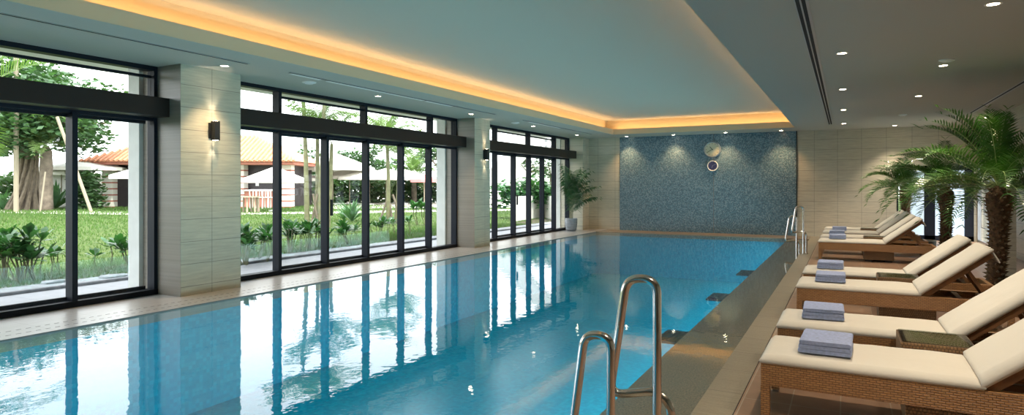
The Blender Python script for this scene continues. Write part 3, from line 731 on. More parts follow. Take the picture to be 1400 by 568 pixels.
b = MB(); b.lathe([(.2,0),(.24,.02),(.25,.22),(.22,.24),(.2,.2)], seg=20)
tag(b.build('stone_planter', M['planter'], smooth=True, loc=(1.62, 17.6, 0)), 'low round stone planter behind the fifth lounger backrest', 'planter')
for i, (x, y) in enumerate(((1.9, 11.25), (2.0, 17.3), (1.36, 19.3))):
    b = MB(); b.lathe([(.14,0),(.26,.0),(.27,.012),(.25,.016),(.14,.012)], seg=24)
    tag(b.build('tree_pit_ring', M['planter'], loc=(x, y, 0)), ['low round soil ring at the foot of the nearest indoor palm', 'low round soil ring at the foot of the middle indoor palm', 'low round soil ring at the foot of the farthest indoor palm'][i], 'planting ring')
# kentia in pot, far left corner
t = empty('potted_kentia', (-8.12, 19.65, 0)); tag(t, 'potted feathery palm in a grey pot in the far left corner', 'potted plant')
b = MB(); pr = [(.13,0),(.15,.02)]
for k in range(12): pr.append((.17+.035*math.sin(k/12*pi*.7)+(.007 if k % 2 else -.004), .03+k*.032))
pr += [(.19,.42),(.17,.42),(.16,.38)]
b.lathe(pr, seg=28); b.build('pot', M['pot'], t, smooth=True)
b = MB(); b.lathe([(.01,.36),(.165,.37),(.165,.385),(.01,.39)], seg=20); b.build('soil', M['soil'], t)
b = MB()
for k in range(6):
    a = k*1.05; b.tube([(.05*cos(a), .05*sin(a), .38), (.06*cos(a), .06*sin(a), .8), (.09*cos(a), .09*sin(a), 1.15)], .011, 6)
b.build('stems', M['cane'], t, smooth=True)
fr = [frond(1.2, 24, 1.0, 1.4-.18*k, .36, .030, vee=.1, seed=50+k, leafsag=.5).build('frond', [M['cane'], M['kentia']], t) for k in range(4)]
rnd = random.Random(5)
for i, o in enumerate(fr): o.location = (.03*i-.04, 0, [1.05, .95, .8, .7][i]); o.rotation_euler = (0, 0, -1.5+i*.9); o.scale = (.9,.9,.9)
for i in range(16):
    o = fr[i % 4].copy(); COL.objects.link(o); o.parent = t; o.location = (rnd.uniform(-.06,.06), rnd.uniform(-.06,.06), [1.1, 1.0, .85, .6][i % 4]+rnd.uniform(-.1,.1)); o.rotation_euler = (0, 0, R(-100+150*((i*.618)%1))); o.scale = [rnd.uniform(.75, 1.05)]*3
# ================================================================= OUTSIDE
b = MB(); b.box(-10.25, -8.415, -25, 27, -.16, -.02); struct(b.build('terrace', M['terrace']))
def kx(y): return -10.55 if y < 12 else -10.55-(y-12)*.02
b = MB(); b.box(-10.72, -10.25, -25, 27, -.16, .03); struct(b.build('kerb', M['kerb'], bevel=.02))
b = MB(); b.add([(-10.7,-60,-.01),(-10.7,90,-.01),(-160,90,-.01),(-160,-60,-.01)], [(0,3,2,1)]); b.add([(-10.7,27,-.01),(60,27,-.01),(60,90,-.01),(-10.7,90,-.01)], [(0,1,2,3)])
struct(b.build('lawn', M['lawn']))
b = MB(); b.add([(-10.25,YB+.2,-.015),(30,YB+.2,-.015),(30,27,-.015),(-10.25,27,-.015)], [(0,1,2,3)]); b.add([(XR+.2,-10,-.015),(30,-10,-.015),(30,YB+.2,-.015),(XR+.2,YB+.2,-.015)], [(0,1,2,3)])
struct(b.build('outer_ground', M['terrace']))
# flower bed strip
b = MB(); pl = [(-10.72, -10), (-10.72, 26), (-12.3, 26)]+[(-12.1-.35*noise.noise(Vector((y*.5, 0, 3))), y) for y in range(25, -11, -1)]
b.add([(x, y, 0) for x, y in pl], [tuple(range(len(pl)))]); struct(b.build('flower_bed', M['soil']))
# path
def strip(cl, wd, z=.005):
    b = MB(); n = len(cl); vs = []
    for i, p in enumerate(cl):
        t = (cl[min(i+1, n-1)]-cl[max(i-1, 0)]).normalized(); nn = Vector((-t.y, t.x, 0))
        vs += [(p+nn*wd/2+Vector((0,0,z))), (p-nn*wd/2+Vector((0,0,z)))]
    b.add(vs, [(2*i, 2*i+2, 2*i+3, 2*i+1) for i in range(n-1)]); return b
strip_pts = [at(-250, 286), at(0, 289.3), at(100, 291), at(200, 292), at(330, 292), at(450, 291), at(560, 289), at(700, 287)]
struct(strip(strip_pts, 3.0).build('garden_path', M['path']))
b = MB(); q = [at(430, 286), at(620, 284), at(700, 284), at(700, 262.5), at(420, 262.5), at(380, 274)]
b.add([p+Vector((0,0,.003)) for p in q], [tuple(range(len(q)))]); struct(b.build('pool_terrace', M['path']))
# grass blades along the flower bed edge
b = MB(); rnd = random.Random(9)
for k in range(26000):
    y = rnd.uniform(1.5, 22); x = -10.76-abs(rnd.gauss(0, 1))*1.3
    if rnd.random() < .5: x = rnd.uniform(-13.5, -10.76)
    h_ = rnd.uniform(.03, .10); a = rnd.uniform(0, 6.3); w_ = .006
    dx, dy = cos(a)*w_, sin(a)*w_; lx, ly = rnd.uniform(-.04,.04), rnd.uniform(-.04,.04)
    b.add([(x-dx, y-dy, -.005), (x+dx, y+dy, -.005), (x+lx, y+ly, h_)], [(0,1,2)])
for k in range(60000):
    x = -10.9-34*rnd.random()**1.4; y = 3+rnd.random()*32+(-x-10)*.15; s_ = .7+(-x-10)*.05
    h_ = rnd.uniform(.03, .075)*s_; a = rnd.uniform(0, 6.3); w_ = .012*s_
    dx, dy = cos(a)*w_, sin(a)*w_; lx, ly = rnd.uniform(-.04,.04), rnd.uniform(-.04,.04)
    b.add([(x-dx, y-dy, -.008), (x+dx, y+dy, -.008), (x+lx, y+ly, h_)], [(0,1,2)])
tag(b.build('grass', M['grassblade']), 'green grass blades growing on the lawn behind the terrace kerb', 'grass', kind='stuff')
# rocks on kerb
def rock(loc, s, lab, seed):
    b = MB(); vs = []; fs = []; nu, nv = 14, 8
    for j in range(nv+1):
        for i in range(nu):
            th = pi*j/nv; ph = 2*pi*i/nu; d = Vector((sin(th)*cos(ph), sin(th)*sin(ph), cos(th)))
            d = Vector([math.copysign(abs(c)**.6, c) for c in d]); r_ = 1+.22*noise.noise(d*1.5+Vector((seed,0,0)))
            vs.append((d.x*s[0]*r_, d.y*s[1]*r_, max(d.z, -.5)*s[2]*r_))
    for j in range(nv):
        for i in range(nu): i2 = (i+1) % nu; fs.append((j*nu+i, (j+1)*nu+i, (j+1)*nu+i2, j*nu+i2))
    b.add(vs, fs); o = b.build('garden_rock', M['rock'], smooth=True, ang=50, loc=(loc[0], loc[1], s[2]*.5)); tag(o, lab, 'rock', 'rocks along the terrace kerb')
rock((-10.45, 6.02), (.13,.20,.05), 'grey rock on the kerb, right one beside the first pillar', 1)
rock((-10.5, 6.55), (.13,.22,.05), 'grey rock on the kerb partly behind the first pillar', 2)
rock((-10.62, 5.25), (.11,.16,.05), 'grey rock on the kerb just right of the first window mullion', 3)
# broad-leaf shrubs
def shrub_mesh(seed, ns=5, h=.55, leaf=.2, nl=13):
    rnd = random.Random(seed); st = MB(); lf = MB()
    for s_ in range(ns):
        a = rnd.uniform(0, 6.28); sp = rnd.uniform(.02, .16)*(ns > 1); hh = h*rnd.uniform(.6, 1.)
        base = Vector((cos(a)*sp*.5, sin(a)*sp*.5, 0)); top = Vector((cos(a)*sp*1.8, sin(a)*sp*1.8, hh)); mid = base.lerp(top, .5)+Vector((.02, .02, 0))
        st.tube([base, mid, top], .010, 5)
        for i in range(nl):
            an = i*2.4+rnd.random()*.4; el = rnd.uniform(-.15, 1.1); L_ = leaf*rnd.uniform(.75, 1.15); w_ = L_*.19
            o_ = Vector((cos(an)*cos(el), sin(an)*cos(el), sin(el))); tn = Vector((-sin(an), cos(an), 0)); up_ = o_.cross(tn)
            p = top+Vector((0,0,-.05*rnd.random())); sag = Vector((0,0,-.12*L_))
            lf.add([p, p+o_*L_*.35+tn*w_*.55+up_*-.01, p+o_*L_*.35-tn*w_*.55+up_*-.01, p+o_*L_*.72+tn*w_+sag*.4, p+o_*L_*.72-tn*w_+sag*.4, p+o_*L_+sag], [(0,1,2), (1,3,4,2), (3,5,4)])
    return st, lf
shr = []
for sd, ns, hh, lf_ in ((1, 9, .62, .24), (2, 1, .52, .25), (3, 6, .5, .26), (4, 2, .55, .25)):
    a, c = shrub_mesh(sd, ns, hh, lf_); shr.append((a, c))
protoS = []
for a, c in shr:
    t = empty('broadleaf_shrub'); a.build('stems', M['cane'], t); c.build('foliage', M['shrubleaf'], t); protoS.append(t)
spots = [(6,384,0,1.15,'low leafy shrub at the left edge behind the near window'),(30,386,0,1.2,'bushy leafy shrub left of the near window mullion'),(52,383,2,1.,'short leafy shrub just beside the bushy one behind the near window'),(69,376,1,1.05,'single stemmed shrub left of the near window mullion'),(84,372,3,.9,'small shrub touching the near window mullion'),
 (130,370,1,.85,'spiky small shrub right of the near window mullion'),(151,362,1,1.15,'tall single stemmed shrub in the middle of the near right pane'),(184,366,2,.95,'leafy shrub beside the outer face of the first pillar'),(178,352,3,.9,'thin shrub seen just left of the first pillar'),
 (336,362,0,1.05,'leafy shrub at the left end of the middle windows'),(350,356,2,1.1,'second leafy shrub in the leftmost middle pane'),(364,358,3,1.15,'third shrub in the leftmost middle pane, by the mullion'),(343,348,2,1.,'rear shrub in the leftmost middle pane'),
 (395,347,0,1.05,'leafy shrub left in the second middle pane'),(409,343,3,1.1,'shrub below the palm canes'),(423,343,2,1.1,'broad shrub in front of the palm canes'),(436,340,0,.95,'leafy shrub right in the second middle pane'),
 (460,338,3,.9,'sparse shrub left in the third middle pane'),(478,335,2,1.,'low shrub in the middle of the third middle pane'),(491,332,3,.9,'small shrub right in the third middle pane'),
 (512,328,2,1.,'shrub left in the fourth middle pane'),(528,322,3,1.,'thin shrub in front of the staked palm'),(540,320,2,.9,'small shrub right in the fourth middle pane'),(562,318,3,1.,'thin shrub in the fifth middle pane')]
used = [False]*4
for px, py, v, s_, lab in spots:
    src = protoS[v]
    o = src if not used[v] else copy_tree(src); used[v] = True
    p = at(px, py); o.location = (p.x, p.y, -.005); o.rotation_euler = (0, 0, random.random()*6); o.scale = (s_, s_, s_); tag(o, lab, 'shrub', 'broadleaf shrubs along the kerb')
for (px, py, h_) in ((572, 308, .95), (583, 308, .8)):
    o = copy_tree(protoS[3]); p = at(px, py); o.location = (p.x, p.y, 0); o.scale = (1.8, 1.8, 1.8); tag(o, 'tall pale leaved shrub at lawn edge behind the fifth pane, %s' % ('left one' if px == 572 else 'right one'), 'shrub', 'broadleaf shrubs along the kerb')
# foliage clouds
def leafball(b, c, r, n, ls, rnd, flat=.8, m=0):
    for i in range(n):
        d = Vector((rnd.gauss(0,1), rnd.gauss(0,1), rnd.gauss(0,1))).normalized()*(rnd.random()**.45)
        p = Vector(c)+Vector((d.x*r, d.y*r, d.z*r*flat)); a = rnd.uniform(0, 6.28); q = Vector((cos(a), sin(a), rnd.uniform(-.6,.6))).normalized(); w = q.cross(Vector((rnd.uniform(-1,1), rnd.uniform(-1,1), 1))).normalized()
        l_ = ls*rnd.uniform(.6, 1.3); b.add([p, p+q*l_*.5+w*l_*.3, p+q*l_, p+q*l_*.5-w*l_*.3], [(0,1,2,3)], m)
def tree(px, d, lab, trunk_h, r, balls, nl, ls, trw, leafm=None, seed=1, name='garden_tree', base=None, cat='tree', barkm=None):
    rnd = random.Random(seed); p = atd(px, d); t = empty(name, p); tag(t, lab, cat)
    b = MB(); b.tube([(0,0,-.05),(.05,0,trunk_h*.4),(0,.1,trunk_h)], [trw*1.3, trw, trw*.75], 9)
    c = MB()
    for k in range(balls):
        a = k*2.4; rr = r*(k/balls)**.5*.9; cz = trunk_h+r*.35+rnd.uniform(-.45,.55)*r; cc = Vector((cos(a)*rr, sin(a)*rr, cz))
        leafball(c, cc, r*.42, nl//balls, ls, rnd)
        b.tube([(0,.1,trunk_h*.95), cc*.5+Vector((0,0,trunk_h*.5)), cc], [trw*.5, trw*.3, trw*.1], 5)
    b.build('trunk', barkm or M['bark'], t, smooth=True); c.build('foliage', leafm or M['treeleaf'], t)
    return t
# big banyan at the left
D0b = 39.
t = tree(8, D0b, 'huge tree with gnarled aerial-root trunk beyond the lawn at left', 4.8, 4.3, 26, 13000, .42, .5, seed=2, name='banyan_tree')
t.location = atd(38, D0b)
b = MB(); rnd = random.Random(4)
for k in range(26):
    a = k*.2417*2; r0 = .50+.16*rnd.random(); 
    b.tube([(cos(a)*(r0+.45), sin(a)*(r0+.45), -.05), (cos(a+.3)*r0, sin(a+.3)*r0, 1.2), (cos(a+.8)*r0*.9, sin(a+.8)*r0*.9, 2.6), (cos(a+1.1)*r0*1.0, sin(a+1.1)*r0, 4.2)], [.16, .09, .08, .1], 6)
b.build('aerial_roots', mat('root_bark', (.15,.12,.085), .9, var=.3, vscale=4), t, smooth=True)
def pole(p0, p1, r, lab, name='timber_pole', m=None):
    b = MB(); b.tube([Vector((0,0,0)), p1-p0], r, 8); o = b.build(name, m or M['pole'], smooth=True, loc=p0); tag(o, lab, 'pole')
pole(atd(22, 36.5, 0), atd(22, 36.5, zat(70, 36.5)), .13, 'pale upright timber pole in front of the banyan')
pole(atd(125, 36, 0), atd(78, 36, zat(160, 36)), .09, 'long timber prop leaning across the near window mullion')
pole(atd(55, 36.6, 0), atd(62, 36.8, zat(235, 36.8)), .045, 'short thin pale stake between banyan and stubby palm')
palm('date_palm', atd(63, 38), 'stubby date palm with a rough thick trunk right of the banyan', 3.9, 2.2, .36, 20, M['gardenpalm'], M['bark'], seed=8, stubs=False, wid=.5, lw=.07, nleaf=24, up=(.2,1.3))
# bright palm fronds reaching in at the top left
palm('feather_palm', at(-62, 352), 'bright green feathery palm reaching in from the left edge', 3.05, 2.1, .08, 16, M['gardenpalm'], M['cane'], seed=12, stubs=False, wid=.5, lw=.028, nleaf=40, up=(0., 1.2))
# spiky plants
def spiky(p, lab, h, n, seed, w=.06):
    rnd = random.Random(seed); b = MB()
    for i in range(n):
        a = i*2.4; el = rnd.uniform(.45, 1.35); L_ = h*rnd.uniform(.7, 1.1); o_ = Vector((cos(a)*cos(el), sin(a)*cos(el), sin(el))); tn = Vector((-sin(a), cos(a), 0))
        m_ = o_*L_*.55; e_ = o_*L_+Vector((cos(a)*.15*L_, sin(a)*.15*L_, -.12*L_))
        b.add([-tn*w*.3, tn*w*.3, m_+tn*w, m_-tn*w, e_], [(0,1,2,3), (3,2,4)])
    o = b.build('spiky_plant', M['agave'], loc=p); tag(o, lab, 'plant')
spiky(at(76, 286), 'big spiky leaved plant at the foot of the date palm', 2.3, 34, 1, .13)
spiky(at(4, 287), 'spiky leaved plant left of the pale upright pole', 1.5, 30, 2, .10)
spiky(at(481, 303), 'grey green spiky plant on the lawn right of the palm canes', 1.15, 40, 3, .06)
spiky(at(470, 301), 'smaller spiky plant beside the grey green one on the lawn', .8, 24, 4, .05)
# hedges
def hedge(px0, px1, d, z1, lab, n=2600, seed=3, ls=.4, thick=1.4):
    rnd = random.Random(seed); p0 = atd(px0, d); p1 = atd(px1, d); b = MB(); ax = (p1-p0); nn = Vector((-_s, _c, 0))
    for i in range(n):
        p = ax*rnd.random()+nn*rnd.uniform(-thick/2, thick/2)+Vector((0,0,rnd.uniform(0, z1)*(.92+.16*rnd.random())))
        a = rnd.uniform(0, 6.28); q = Vector((cos(a), sin(a), rnd.uniform(-.5,.8))).normalized(); w = q.cross(Vector((rnd.uniform(-1,1), rnd.uniform(-1,1), 1))).normalized(); l_ = ls*rnd.uniform(.6,1.3)
        b.add([p, p+q*l_*.5+w*l_*.3, p+q*l_, p+q*l_*.5-w*l_*.3], [(0,1,2,3)])
    o = b.build('hedge', M['hedgeleaf'], loc=p0); tag(o, lab, 'hedge')
hedge(105, 137, 41, 2.3, 'clipped hedge between the leaning prop and the pavilion', 900, 3)
hedge(-60, 30, 43, 2.2, 'low hedge behind the banyan at the left edge', 1500, 4)
hedge(402, 520, 56, 2.2, 'long green hedge behind the white parasols, left stretch', 3000, 5, .5)
hedge(520, 640, 57, 2.2, 'long green hedge behind the white parasols, right stretch', 3000, 6, .5)
# white boundary wall
b = MB(); p0, p1 = atd(-200, 46), atd(142, 46)
b.add([p0, p1, p1+Vector((0,0,2.3)), p0+Vector((0,0,2.3)), p0+Vector((-.1,.2,0)), p1+Vector((-.1,.2,0)), p1+Vector((-.1,.2,2.3)), p0+Vector((-.1,.2,2.3))], [(0,1,2,3),(7,6,5,4),(3,2,6,7),(0,3,7,4),(1,5,6,2)])
struct(b.build('garden_wall', M['plaster_ext']))
# pavilion
dp = 43.5
t = empty('garden_pavilion', atd(270, dp)); tag(t, 'garden pavilion with red tiled hip roof and striped columns', 'building')
o0 = t.location.copy(); ex = Vector((_c, _s, 0)); ey = Vector((-_s, _c, 0))
MP = Matrix(((ex.x, ey.x, 0, 0), (ex.y, ey.y, 0, 0), (0, 0, 1, 0), (0, 0, 0, 1)))
def pxu(px): return (px-270)/F*dp
for a, c in ((143, 157), (187, 199), (325, 336), (386, 400)):
    b = MB(); b.M = MP; b.box(pxu(a), pxu(c), -.3, .4, 0, 3.0); b.build('striped_column', M['stripe'], t)
b = MB(); b.M = MP; b.box(pxu(150), pxu(395), .5, 5, 0, 3.25); b.build('wall', M['darkwood'], t)
b = MB(); b.M = MP; b.box(pxu(157), pxu(172)-.03, .3, .45, .05, 2.6); b.box(pxu(172)+.03, pxu(187), .3, .45, .05, 2.6); b.box(pxu(171)-.02, pxu(171)+.02, .26, .3, 1.0, 1.3); b.build('double_door', M['darkwood'], t)
b = MB(); b.M = MP; b.box(pxu(336), pxu(386), -.2, .3, 0, 1.15, 0); b.box(pxu(334), pxu(388), -.3, .4, 1.15, 1.25, 1); b.build('bar_counter', [M['brickred'], M['white']], t)
b = MB(); b.M = MP; b.box(pxu(199), pxu(325), .1, .5, 0, 3.0); b.build('side_wall', M['plaster_ext'], t)
b = MB(); b.M = MP; b.box(pxu(346), pxu(350), .42, .5, 1.5, 2.2); b.build('notice_board', M['white'], t)
# hip roof
b = MB(); b.M = MP
x0, x1, y0, y1, ez, rz = pxu(126), pxu(414), -1.4, 6.4, 3.15, 5.1
b.add([(x0,y0,ez),(x1,y0,ez),(x1,y1,ez),(x0,y1,ez),(x0+4.2,2.5,rz),(x1-4.2,2.5,rz)], [(0,1,5,4),(1,2,5),(2,3,4,5),(3,0,4),(0,3,2,1)])
n = int((x1-x0)/.32)
for k in range(n):
    x = x0+.16+k*(x1-x0)/n; u = min(1, (x-x0)/4.2, (x1-x)/4.2); yy = y0+(2.5-y0)*u; zz = ez+(rz-ez)*u
    b.tube([(x, y0-.06, ez+.02), (x, yy, zz+.04)], .09, 6)
b.build('tiled_roof', M['roof'], t)
b = MB(); b.M = MP; b.box(x0+.2, x1-.2, y0+.2, y1-.2, ez-.22, ez-.02); b.build('eave_beam', M['brickred'], t)
b = MB(); b.M = MP; b.add([(pxu(366),1,4.2),(pxu(366)+.5,1,4.2),(pxu(366)+.25,1,4.8),(pxu(366)+.25,1.6,4.5)], [(0,1,2),(0,2,3),(1,3,2)]); b.build('roof_vent', M['brickred'], t)
# round wood table and stools
t = empty('wooden_table', at(338, 291)); tag(t, 'round wooden outdoor table left of the pavilion bar', 'table')
b = MB(); b.lathe([(.01,.86),(.78,.86),(.78,.92),(.01,.92)], seg=24); b.build('tabletop', M['pole'], t)
for k in range(9):
    a = k*.698; MB().tube([(cos(a)*.62, sin(a)*.62, 0), (cos(a)*.55, sin(a)*.55, .86)], .055, 6).build('leg', M['pole'], t)
# bar chairs
def chair_proto():
    t = empty('white_chair'); b = MB(); b.box(-.22,.22,-.22,.22,.72,.76); b.build('seat', M['white'], t)
    for x in (-.2,.2):
        for y in (-.2,.2): MB().tube([(x*1.1,y*1.1,0),(x,y,.72)], .022, 6).build('leg', M['white'], t)
    b = MB(); b.tube(rounded([(-.21,-.22,.74),(-.24,-.24,1.25),(.24,-.24,1.25),(.21,-.22,.74)], .12), .03, 6); b.tube([(0,-.22,.74),(0,-.24,1.25)], .025, 6); b.build('backrest', M['white'], t)
    return t
cp = chair_proto()
for i, px in enumerate((348, 356.5, 364.5, 372)):
    o = cp if i == 0 else copy_tree(cp); o.location = atd(px, 42.); o.rotation_euler = (0, 0, TH); tag(o, ['leftmost white chair at the pavilion bar', 'second white chair from the left at the pavilion bar', 'third white chair from the left at the pavilion bar', 'white chair at the pavilion bar partly behind the window mullion'][i], 'chair', 'white chairs at the pavilion bar')
# parasols
def parasol(px, d, r, ztop, zr, lab, m=None, sides=8, sq=False):
    t = empty('parasol', atd(px, d)); tag(t, lab, 'parasol')
    b = MB(); n = 4 if sq else sides; vs = [(0,0,ztop)]
    for k in range(n): a = 2*pi*(k+.5)/n; vs.append((cos(a)*r, sin(a)*r, zr))
    vs.append((0,0,ztop-.05))
    for k in range(n): a = 2*pi*(k+.5)/n; vs.append((cos(a)*r, sin(a)*r, zr-.22))
    fs = [(0, 1+k, 1+(k+1) % n) for k in range(n)]+[(1+k, n+2+k, n+2+(k+1) % n, 1+(k+1) % n) for k in range(n)]
    b.add(vs, fs); b.build('canopy', m or M['canvas'], t)
    MB().tube([(0,0,0), (0,0,ztop)], .04, 8).build('pole', M['pole'], t)
    MB().lathe([(.01,0),(.35,0),(.35,.08),(.05,.12)], seg=12).build('base', M['white'], t)
parasol(118, 43, 2.6, 3.35, 2.75, 'wide cream parasol left of the pavilion door')
parasol(84, 45, 2.2, 3.1, 2.5, 'cream parasol between the date palm and the mullion')
parasol(203, 39, 2.1, 2.85, 2.15, 'white parasol in front of the pavilion door')
parasol(376, 37, 1.9, 2.65, 1.9, 'white parasol shading the pavilion bar')
for i, (px, d, r, zt, zr) in enumerate(((455, 50, 3.4, 4.2, 2.9), (478, 52, 2.6, 3.0, 2.3), (505, 50, 2.6, 2.9, 2.2), (528, 53, 2.6, 3.0, 2.3), (552, 52, 2.4, 2.9, 2.2), (405, 50, 2.4, 2.7, 2.1), (600, 54, 2.4, 2.9, 2.2))):
    parasol(px, d, r, zt, zr, ['tallest white parasol beyond the lawn, right of the palm canes', 'white parasol just right of the tallest one', 'white parasol in the middle of the far row', 'white parasol behind the staked palm, left side', 'white parasol behind the staked palm, right side', 'white parasol between pavilion and palm canes', 'white parasol at the right end of the far row'][i])
parasol(580, 49, 1.1, 2.4, 2.0, 'red parasol near the right end of the far row', M['redcanvas'])
# palm canes cluster
def canes(p, lab, trunks, hts, seed, crown=1.7):
    rnd = random.Random(seed); t = empty('palm_cluster', p); tag(t, lab, 'palm tree')
    fr = [frond(crown, 30, 1.1, 1.25-.3*k, .5, .035, vee=.2, seed=seed+k, leafsag=.5).build('frond', [M['cane'], M['gardenpalm']], t) for k in range(3)]
    first = True
    for (dx, dy, tx, ty), h in zip(trunks, hts):
        top = Vector((tx, ty, h)); MB().tube([Vector((dx, dy, 0)), Vector((dx, dy, 0)).lerp(top, .5)+Vector((.04,0,0)), top], [.1, .075, .06], 9).build('trunk', M['cane'], t, smooth=True)
        for i in range(9):
            s_ = fr[i % 3]
            if first: o = s_; first = i >= 2 and False
            o = s_.copy(); COL.objects.link(o)
            o.parent = t; o.location = top; o.rotation_euler = (0, 0, i*2.4+rnd.random()*.5); sc = rnd.uniform(.8, 1.1); o.scale = (sc, sc, sc)
    top = Vector((trunks[0][2], trunks[0][3], hts[0]))
    for i, o in enumerate(fr): o.location = top; o.rotation_euler = (0, 0, i*2+.3)
    return t
def UP(px, d, px0): return ex*((px-px0)/F*d)
pc = at(430, 313); dd = 22.2
def tr(a, b_, h, off=0): 
    u = ex*((a-430)/F*dd)+ey*off; v = ex*((b_-430)/F*dd)+ey*off; return (u.x, u.y, v.x, v.y)
canes(pc, 'cluster of tall slender palm canes on the lawn behind the middle windows', [tr(420, 414, 0), tr(429, 430, 0, .3), tr(437, 446, 0, -.2), tr(443, 449, 0, .4)], (4.9, 3.6, 4.6, 3.0), 31, 1.55)
pc2 = at(532, 306); dd2 = 25.2
def tr2(a, b_, off=0):
    u = ex*((a-532)/F*dd2)+ey*off; v = ex*((b_-532)/F*dd2)+ey*off; return (u.x, u.y, v.x, v.y)
canes(pc2, 'pair of staked young palms behind the right middle windows', [tr2(531, 529), tr2(539, 543, .4)], (3.5, 2.6), 41, 1.7)
for a, c, lab in ((518, 532, 'left wooden stake bracing the young palms'), (550, 537, 'right wooden stake bracing the young palms'), (537, 531, 'middle wooden stake bracing the young palms')):
    pole(atd(a, dd2-.1, 0), atd(c, dd2, zat(266, dd2)), .04, lab, 'wooden_stake', M['bark'])
for a, c, lab in ((436, 428, 'left stake against the tall palm canes'), (424, 434, 'crossing stake against the tall palm canes')):
    pole(atd(a, dd-.4, 0), atd(c, dd-.3, zat(265, dd)), .035, lab, 'wooden_stake', M['bark'])
# background trees
tree(492, 62, 'tall airy tree behind the parasols right of the palm canes', 3.4, 2.0, 9, 900, .4, .14, seed=21)
tree(420, 60, 'round green tree behind the pavilion corner', 2.2, 2.6, 10, 1500, .45, .2, seed=22)
tree(512, 64, 'low round tree behind the middle parasols', 1.6, 2.6, 10, 1300, .45, .2, seed=23)
tree(600, 50, 'thin upright tree near the right end of the middle windows', 3.0, 1.7, 9, 900, .35, .12, seed=24)
tree(455, 66, 'pale low tree behind the tallest parasol', 1.6, 2.4, 8, 900, .45, .2, seed=27)
palm('fan_palm', atd(566, 56), 'bushy palm crown rising over the far parasols', 2.6, 2.8, .25, 26, M['gardenpalm'], M['bark'], seed=26, stubs=False, wid=.7, lw=.09, nleaf=26, up=(-.1,1.2))
# ---- beyond the third bay
b = MB(); ps = [at(704, 303), at(742, 297.5), at(764, 303), at(790, 301)]
for p, q in zip(ps, ps[1:]):
    n_ = ey*.25; b.add([p, q, q+n_, p+n_, p+Vector((0,0,1.05)), q+Vector((0,0,1.05)), q+n_+Vector((0,0,1.05)), p+n_+Vector((0,0,1.05))], [(0,1,5,4),(4,5,6,7),(1,2,6,5),(2,3,7,6),(3,0,4,7)])
tag(b.build('planter_wall', M['plaster_ext']), 'white rendered planter wall outside the far windows', 'planter')
b = MB(); rnd = random.Random(77); 
for k in range(16):
    p = at(686+k*6.5, 301)+ey*rnd.uniform(1.0, 2.0); leafball(b, (p.x, p.y, .9+rnd.random()*.5), .75, 120, .28, rnd)
tag(b.build('planter_bushes', M['shrubleaf']), 'mass of green bushes growing in the white planter', 'bush', kind='stuff')
b = MB()
p0 = atd(668, 33, 0); p1 = atd(756, 33, zat(178, 33))
wv = Vector((0,0,1)); n_ = ey*1.4
b.add([p0+wv*.9, p1, p1+wv*1.35, p0+wv*2.3, p0+wv*.9+n_, p1+n_, p1+wv*1.35+n_, p0+wv*2.3+n_], [(0,1,2,3),(7,6,5,4),(3,2,6,7),(0,4,5,1),(0,3,7,4),(1,5,6,2)])
tag(b.build('outdoor_staircase', M['plaster_ext']), 'white diagonal outdoor staircase flank seen through the far windows', 'staircase')
# distant building with balcony
t = empty('hotel_wing', atd(735, 70)); tag(t, 'pale building wing with rows of small window openings far behind the far windows', 'building')
b = MB(); b.M = MP; b.box(-3.2, 9, 0, 6, 0, 3.9); b.box(-2.2, 9, 0, 6, 5.0, 7.4); b.build('wall', M['plaster_ext'], t)
b = MB(); b.M = MP
for r_ in range(2):
    for k in range(6): b.box(-1.6+k*.6, -1.3+k*.6, -.05, 0, 5.6+r_*.8, 6.0+r_*.8)
b.build('window', M['kerb'], t)
tree(722, 36, 'green tree seen between staircase and planter', 2.3, .9, 6, 400, .22, .08, seed=33)
tree(752, 36, 'small green tree above the planter wall at right', 2.2, .9, 6, 350, .22, .08, seed=34)
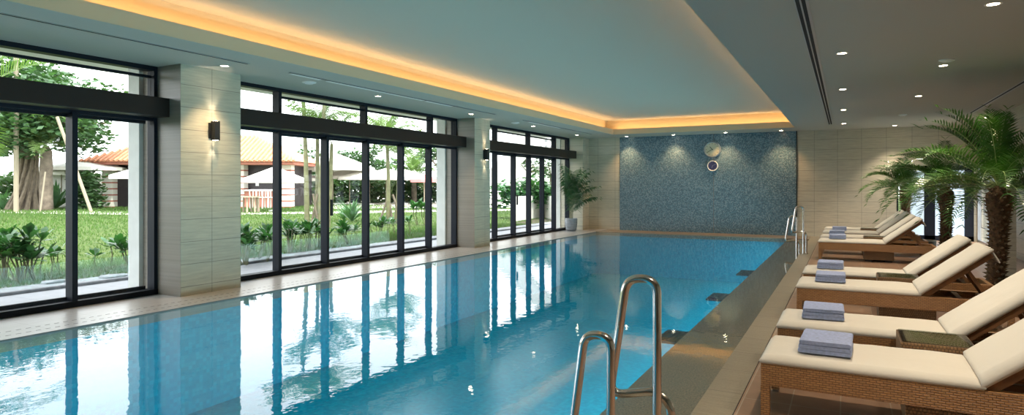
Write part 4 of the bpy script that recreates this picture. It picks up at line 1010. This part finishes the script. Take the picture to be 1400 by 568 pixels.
# plant outside back door
spiky(Vector((1.2, 22.1, 0)), 'green leafy plant outside the end door, lower left of its glass', 1.1, 30, 5, .05)
b = MB(); b.box(-6, 1.55, 24.5, 24.7, 0, 2.6); struct(b.build('outer_dark_wall', M['darkwood']))
# ================================================================= LIGHT
wd = bpy.data.worlds.new('World'); SC.world = wd; wd.use_nodes = True
bg = wd.node_tree.nodes['Background']; bg.inputs[0].default_value = (.95, .975, 1., 1); bg.inputs[1].default_value = 3.6
sn = bpy.data.lights.new('sun', 'SUN'); sn.energy = 4.0; sn.angle = R(1.5); sn.color = (1, .95, .85)
so = bpy.data.objects.new('sun', sn); COL.objects.link(so)
so.rotation_euler = Vector((-.50, .20, -.85)).to_track_quat('-Z', 'Y').to_euler()
for (ya, yb) in ((-2.2, 5.46), (6.42, 13.1), (13.85, 20.22)):
    a = bpy.data.lights.new('portal', 'AREA'); a.shape = 'RECTANGLE'; a.size = 3.1; a.size_y = yb-ya; a.cycles.is_portal = True
    o = bpy.data.objects.new('window_portal', a); COL.objects.link(o); o.location = (-8.9 if False else -8.65, (ya+yb)/2, 1.6); o.rotation_euler = (0, R(-90), 0)
# unseen area light added along the ledge wall to brighten the water evenly
def uw(x, y, sx, sy, d, e):
    l = bpy.data.lights.new('pool_fill_light', 'AREA'); l.shape = 'RECTANGLE'; l.size = sx; l.size_y = sy; l.energy = e; l.color = (.62, .95, 1)
    o = bpy.data.objects.new('pool_fill', l); COL.objects.link(o); o.location = (x, y, -.45); o.rotation_euler = d
uw(PX1-.02, 9.2, .50, 20.0, (0, R(90), 0), 330)
# ================================================================= CAMERA
cam = bpy.data.cameras.new('camera'); co = bpy.data.objects.new('camera', cam); COL.objects.link(co)
cam.sensor_width = 36; cam.lens = F*36/1400; cam.shift_y = -(284-HY)/1400
co.location = (0, 0, H); co.rotation_euler = (R(90), 0, TH); cam.clip_end = 500; cam.clip_start = .05
SC.camera = co
SC.view_settings.view_transform = 'Standard'; SC.view_settings.look = 'None'; SC.view_settings.exposure = .4; SC.view_settings.gamma = 1; SC.view_settings.use_curve_mapping = False
SC.cycles.transparent_max_bounces = 16; SC.cycles.max_bounces = 10
